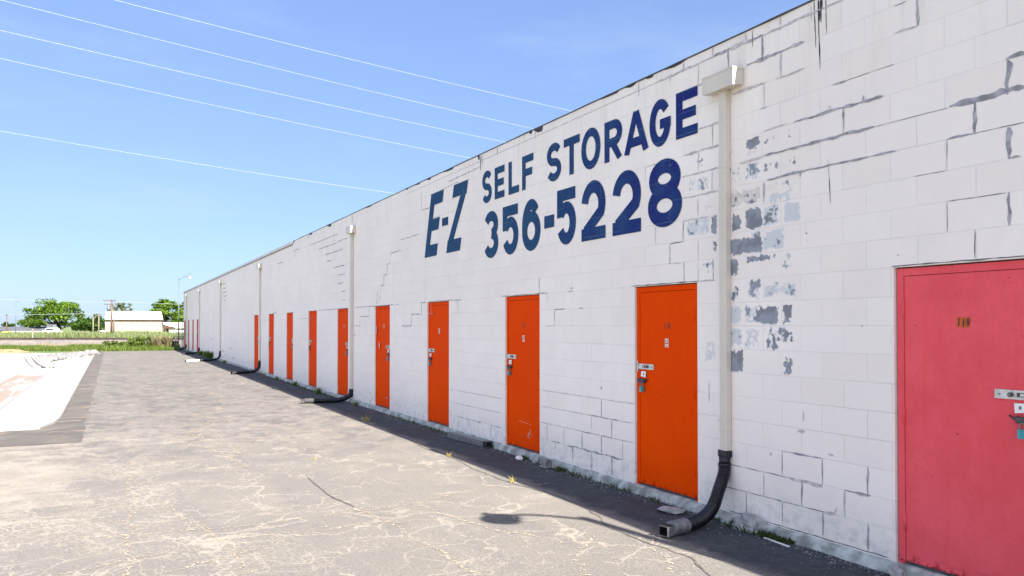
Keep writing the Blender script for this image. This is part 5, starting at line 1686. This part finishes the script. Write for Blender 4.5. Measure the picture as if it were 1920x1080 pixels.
# parked things far behind the rails
def far_vehicle(px0, px1, py0, py1, Z, body, label, cat, cab=True):
    p = far((px0 + px1) / 2, 625, Z); o = empty('parked_car' if cab else 'tank', (p.x, p.y, GZ), -YAW)
    props(o, label, cat)
    w = (px1 - px0) / FPX * Z / 2; hgt = zat(py0, Z) - GZ
    mb = MB()
    prof = [(-w, .35), (-w, hgt * .55), (-w * .92, hgt * .62), (-w * .62, hgt * .66), (-w * .42, hgt), (w * .45, hgt), (w * .72, hgt * .66), (w, hgt * .58), (w, .35)]
    A = [(x, -.85, z) for x, z in prof]; B = [(x, .85, z) for x, z in prof]
    for k in range(len(prof)):
        kk = (k + 1) % len(prof); mb.face([A[k], A[kk], B[kk], B[k]])
    mb.face(A); mb.face(list(reversed(B)))
    mb.build('body', body, o)
    mb = MB(); mb.face([(-w * .52, -.86, hgt * .70), (w * .58, -.86, hgt * .70), (w * .40, -.86, hgt * .93), (-w * .38, -.86, hgt * .93)]); mb.build('window', M['glass'], o)
    for x in (-w * .6, w * .6):
        for y in (-.8, .8):
            mb = MB(); mb.tube([(x, y - .1, .33), (x, y + .1, .33)], .33, 14); mb.build('wheel', M['rubber'], o)
    return o


far_vehicle(-12, 7, 619.5, 628, 140, M['carpaint'], 'dark car parked at the left edge beyond the railway', 'car')
far_vehicle(83, 113, 615, 628, 138, M['white'], 'white van parked in front of the leaning tree trunk', 'van')
far_vehicle(135, 172, 622, 628, 142, M['white'], 'low white car in the grass right of the leaning tree', 'car')
far_vehicle(184, 197, 620, 628, 146, M['white'], 'small white car beside the left end of the cream building', 'car')
o = empty('dumpster', far(12, 627, 132).to_tuple()[:2] + (GZ,), -YAW); props(o, 'small yellow bin in the grass at the left', 'bin')
mb = MB(); f = [(-.45, -.35, 0), (.45, -.35, 0), (.5, -.4, .75), (-.5, -.4, .75)]; g_ = [(x, -y, z) for x, y, z in f]
mb.face(f); mb.face(list(reversed(g_)))
for k in range(4): mb.face([f[k], g_[k], g_[(k + 1) % 4], f[(k + 1) % 4]])
mb.build('body', M['yellow'], o)
mb = MB(); mb.box(-.52, .52, -.42, .42, .76, .82); mb.build('lid', M['yellow'], o)
o = empty('track_marker', far(61.5, 630, 90).to_tuple()[:2] + (GZ,), -YAW); props(o, 'thin orange track marker post in the tall grass', 'marker post')
mb = MB(); mb.box(-.03, .03, -.02, .02, 0, 1.35); mb.build('post', M['white'], o)
mb = MB(); mb.box(-.05, .05, -.03, .03, 1.05, 1.30); mb.box(-.14, .14, -.025, .025, 1.0, 1.05); mb.build('sign', M['orangep'], o)

# ------------------------------------------------------------------ utility poles
UG = 'utility poles beyond the railway'


def upole(px, pytop, Z, label, arms=(), mat='wood', r=.13, gear=False):
    p = far(px, 625, Z); o = empty('utility_pole', (p.x, p.y, GZ), -YAW)
    props(o, label, 'utility pole', UG)
    h = zat(pytop, Z) - GZ
    mb = MB(); mb.tube([(0, 0, 0), (0, 0, h * .5), (0, 0, h)], [r * 1.15, r, r * .8], 10); mb.build('pole', M[mat], o)
    for dz, w, off in arms:
        mb = MB(); mb.box(-w + off, w + off, -.14, -.05, h - dz - .06, h - dz + .06)
        a = mb.build('crossarm', M[mat], o)
        for k in range(4):
            x = off - w * .92 + 1.84 * w * k / 3
            mb = MB(); mb.tube([(x, -.1, h - dz + .06), (x, -.1, h - dz + .22), (x, -.1, h - dz + .25)], [.05, .07, .02], 8); mb.build('insulator', M['pole'], a)
    if gear:
        mb = MB(); mb.tube([(-.42, -.1, h - 1.9), (-.42, -.1, h - 1.0)], .24, 12); mb.build('transformer', M['pole'], o)
        mb = MB(); mb.tube([(-.15, -.2, h - 2.6), (-.9, -.2, h - 2.2)], .03, 6); mb.tube([(-.9, -.2, h - 2.5), (-.9, -.2, h - 2.05)], .05, 6); mb.build('bracket', M['darkmetal'], o)
    return o


upole(209, 562.5, 128, 'tall utility pole with crossarms and transformer in front of the cream building', ((.1, 1.0, -.3), (.75, .7, -.4)), 'wood', .15, True)
upole(213.4, 580, 127, 'shorter brown pole right beside the pole with crossarms', (), 'wood', .12)
upole(174.8, 592, 140, 'left of the two pale wooden poles before the dark trees', ((.3, .5, 0),), 'palewood', .11)
upole(185.3, 589, 140, 'right of the two pale wooden poles before the dark trees', ((.3, .5, 0),), 'palewood', .11)
upole(12.5, 589, 150, 'short brown pole standing by the grey roofed house at the far left', ((.2, .3, 0),), 'wood', .10)
P = far(29.5, 565.5, 120)
lamp_post((P.x, P.y, GZ), PI - YAW, P.z - GZ, 'tall pale lamp post in front of the grey roofed house at the left', 1.0, .12, .8)

# ------------------------------------------------------------------ overhead wires
def wire(p0, p1, t0, t1, sag, r, mat, label, group):
    mb = MB(); pts = []
    n = 60
    for k in range(n + 1):
        t = t0 + (t1 - t0) * k / n
        p = p0.lerp(p1, t) if 0 <= t <= 1 else p0 + (p1 - p0) * t
        p = Vector(p); p.z -= sag * 4 * t * (1 - t)
        pts.append(p)
    mb.tube(pts, r, 6)
    return props(mb.build('overhead_wire', mat), label, 'wire', group)


WG = 'white overhead wires across the sky'
for (x0, y0, x1, y1, hh, lab) in ((225, 0, 1075, 207, 9.3, 'topmost white overhead wire'), (10, 0, 1000, 240, 9.1, 'second white overhead wire from the top'),
                                  (0, 55, 950, 266, 8.7, 'third white overhead wire from the top'), (0, 108, 880, 295, 8.4, 'fourth white overhead wire from the top'),
                                  (0, 245, 740, 362, 6.6, 'lowest white overhead wire, well below the other four')):
    Za = hh * FPX / (611 - y0); Zb2 = hh * FPX / (611 - y1)
    wire(far(x0, y0, Za), far(x1, y1, Zb2), -1.0, 2.6, .07, .0046, M['wire'], lab, WG)
FG = 'thin far wires along the railway'
for q, (x0, y0, x1, y1) in enumerate(((-150, 554, 209, 567), (-60, 590, 209, 586), (209, 564, 420, 572))):
    wire(far(x0, y0, 128), far(x1, y1, 128), 0, 1, .15, .022, M['wiredark'],
         ('upper thin wire running left from the pole with crossarms', 'lower thin wire running left from the pole with crossarms', 'thin wire running right from the pole with crossarms')[q], FG)

# bush and pale dead stalks at the end of the asphalt
def bush(px, Z, w, h, mat, label, seed, n=14, per=60, leaf=.07, cat='bush'):
    p = far(px, 650, Z)
    root = empty('bush', (p.x, p.y, GZ)); props(root, label, cat)
    r = random.Random(seed)
    cl = [(p.x + r.gauss(0, w * .35), p.y + r.gauss(0, w * .35), GZ + h * r.uniform(.15, .85), w * .25, w * .25, h * .22) for _ in range(n)]
    leaves('foliage', cl, per, leaf, mat, seed, root)
    mb = MB()
    for c_ in cl[::2]: mb.tube([(p.x, p.y, GZ - .05), (c_[0], c_[1], c_[2])], [.02, .006], 5, 0, False)
    keep(mb.build('stem', M['bark']), root)


bush(262, 58.5, 1.0, 1.0, M['grass'], 'tallest green bush at the end of the asphalt', 3, 22)
bush(205, 60.5, .8, .6, M['grass'], 'low green bush just right of the riprap stones', 4)
bush(236, 60, .8, .55, M['grass'], 'low green bush left of the tallest bush', 5)
bush(325, 60.5, .5, .6, M['grass'], 'small green bush beside the chain link gate', 6)
o = blades('dead_shrub', M['drygrass'], lambda r: (lambda q: (q.x, q.y, GZ, r.uniform(.4, .95), .03, .7))(far(r.gauss(286, 3), 650, 59.5)), 160, 8, None)
props(o, 'brown dead shrub right of the tallest bush', 'shrub')
o = blades('dead_shrub', M['drygrass'], lambda r: (lambda q: (q.x, q.y, GZ, r.uniform(.6, 1.15), .045, .5))(far(r.choice([r.gauss(299, 1.6), r.gauss(314, 2)]), 650, 58.6)), 240, 9, None)
props(o, 'pale straw coloured dead shrub forming a V near the chain link gate', 'shrub')

# ================================================================== light, sky, camera
AZ = math.atan2(.165, -.986); EL = R(39.1)
sd = Vector((math.sin(AZ) * math.cos(EL), math.cos(AZ) * math.cos(EL), math.sin(EL)))
L = bpy.data.lights.new('sun', 'SUN'); L.energy = 5.0; L.angle = R(.48); L.color = (1.0, .93, .83)
lo = bpy.data.objects.new('sun', L); COL.objects.link(lo)
lo.rotation_euler = sd.to_track_quat('Z', 'Y').to_euler()

w = bpy.data.worlds.new('World'); SC.world = w; w.use_nodes = True
nt = w.node_tree
bg = nt.nodes['Background']
sky = nt.nodes.new('ShaderNodeTexSky'); sky.sky_type = 'NISHITA'; sky.sun_disc = False
sky.sun_elevation = EL; sky.sun_rotation = AZ
sky.altitude = 200; sky.air_density = 1.0; sky.dust_density = .6; sky.ozone_density = 1.6
gm = nt.nodes.new('ShaderNodeGamma'); gm.inputs[1].default_value = .50
tn = nt.nodes.new('ShaderNodeMix'); tn.data_type = 'RGBA'; tn.blend_type = 'MULTIPLY'; tn.inputs[0].default_value = 1.0
# clear blue north-east; sun side and west brightened, an added fill for the wall
tc = nt.nodes.new('ShaderNodeTexCoord')
dt = nt.nodes.new('ShaderNodeVectorMath'); dt.operation = 'DOT_PRODUCT'; dt.inputs[1].default_value = (-.8, -.6, 0)
nt.links.new(tc.outputs['Generated'], dt.inputs[0])
mr = nt.nodes.new('ShaderNodeMapRange'); mr.interpolation_type = 'SMOOTHSTEP'
mr.inputs['From Min'].default_value = -.35; mr.inputs['From Max'].default_value = .5
nt.links.new(dt.outputs['Value'], mr.inputs['Value'])
hz = nt.nodes.new('ShaderNodeMix'); hz.data_type = 'RGBA'
hz.inputs[6].default_value = (.68, .865, 1.30, 1); hz.inputs[7].default_value = (1.95, 1.82, 1.97, 1)
nt.links.new(mr.outputs[0], hz.inputs[0]); nt.links.new(hz.outputs[2], tn.inputs[7])
nt.links.new(sky.outputs[0], gm.inputs[0]); nt.links.new(gm.outputs[0], tn.inputs[6]); cn = nt.nodes.new('ShaderNodeTexNoise'); cn.inputs['Scale'].default_value = 2.2; cn.inputs['Detail'].default_value = 7; cn.inputs['Roughness'].default_value = .62
cmap = nt.nodes.new('ShaderNodeMapping'); cmap.inputs['Scale'].default_value = (1, 1.6, 4.5)
tcw = nt.nodes.new('ShaderNodeTexCoord'); nt.links.new(tcw.outputs['Generated'], cmap.inputs[0]); nt.links.new(cmap.outputs[0], cn.inputs['Vector'])
cr_ = nt.nodes.new('ShaderNodeMapRange'); cr_.interpolation_type = 'SMOOTHSTEP'; cr_.inputs['From Min'].default_value = .50; cr_.inputs['From Max'].default_value = .78; cr_.inputs['To Max'].default_value = .22
nt.links.new(cn.outputs[0], cr_.inputs['Value'])
cx_ = nt.nodes.new('ShaderNodeMix'); cx_.data_type = 'RGBA'; cx_.inputs[7].default_value = (2.3, 2.5, 2.9, 1)
nt.links.new(cr_.outputs[0], cx_.inputs[0]); nt.links.new(tn.outputs[2], cx_.inputs[6]); nt.links.new(cx_.outputs[2], bg.inputs[0])
bg.inputs[1].default_value = .10

cam = bpy.data.cameras.new('camera'); co = bpy.data.objects.new('camera', cam); COL.objects.link(co)
cam.sensor_width = 36; cam.lens = FPX / 1920 * 36
cam.clip_end = 4000; cam.clip_start = .05
PITCH = .015
co.location = (0, 0, EYE)
co.rotation_euler = (PI / 2 + PITCH, 0, -YAW)
cam.shift_y = (71 - FPX * math.tan(PITCH)) / 1920
SC.camera = co

SC.view_settings.view_transform = 'Standard'
SC.view_settings.look = 'None'
SC.view_settings.exposure = 1.85
SC.view_settings.gamma = 1.0
SC.cycles.max_bounces = 6
SC.cycles.use_denoising = True
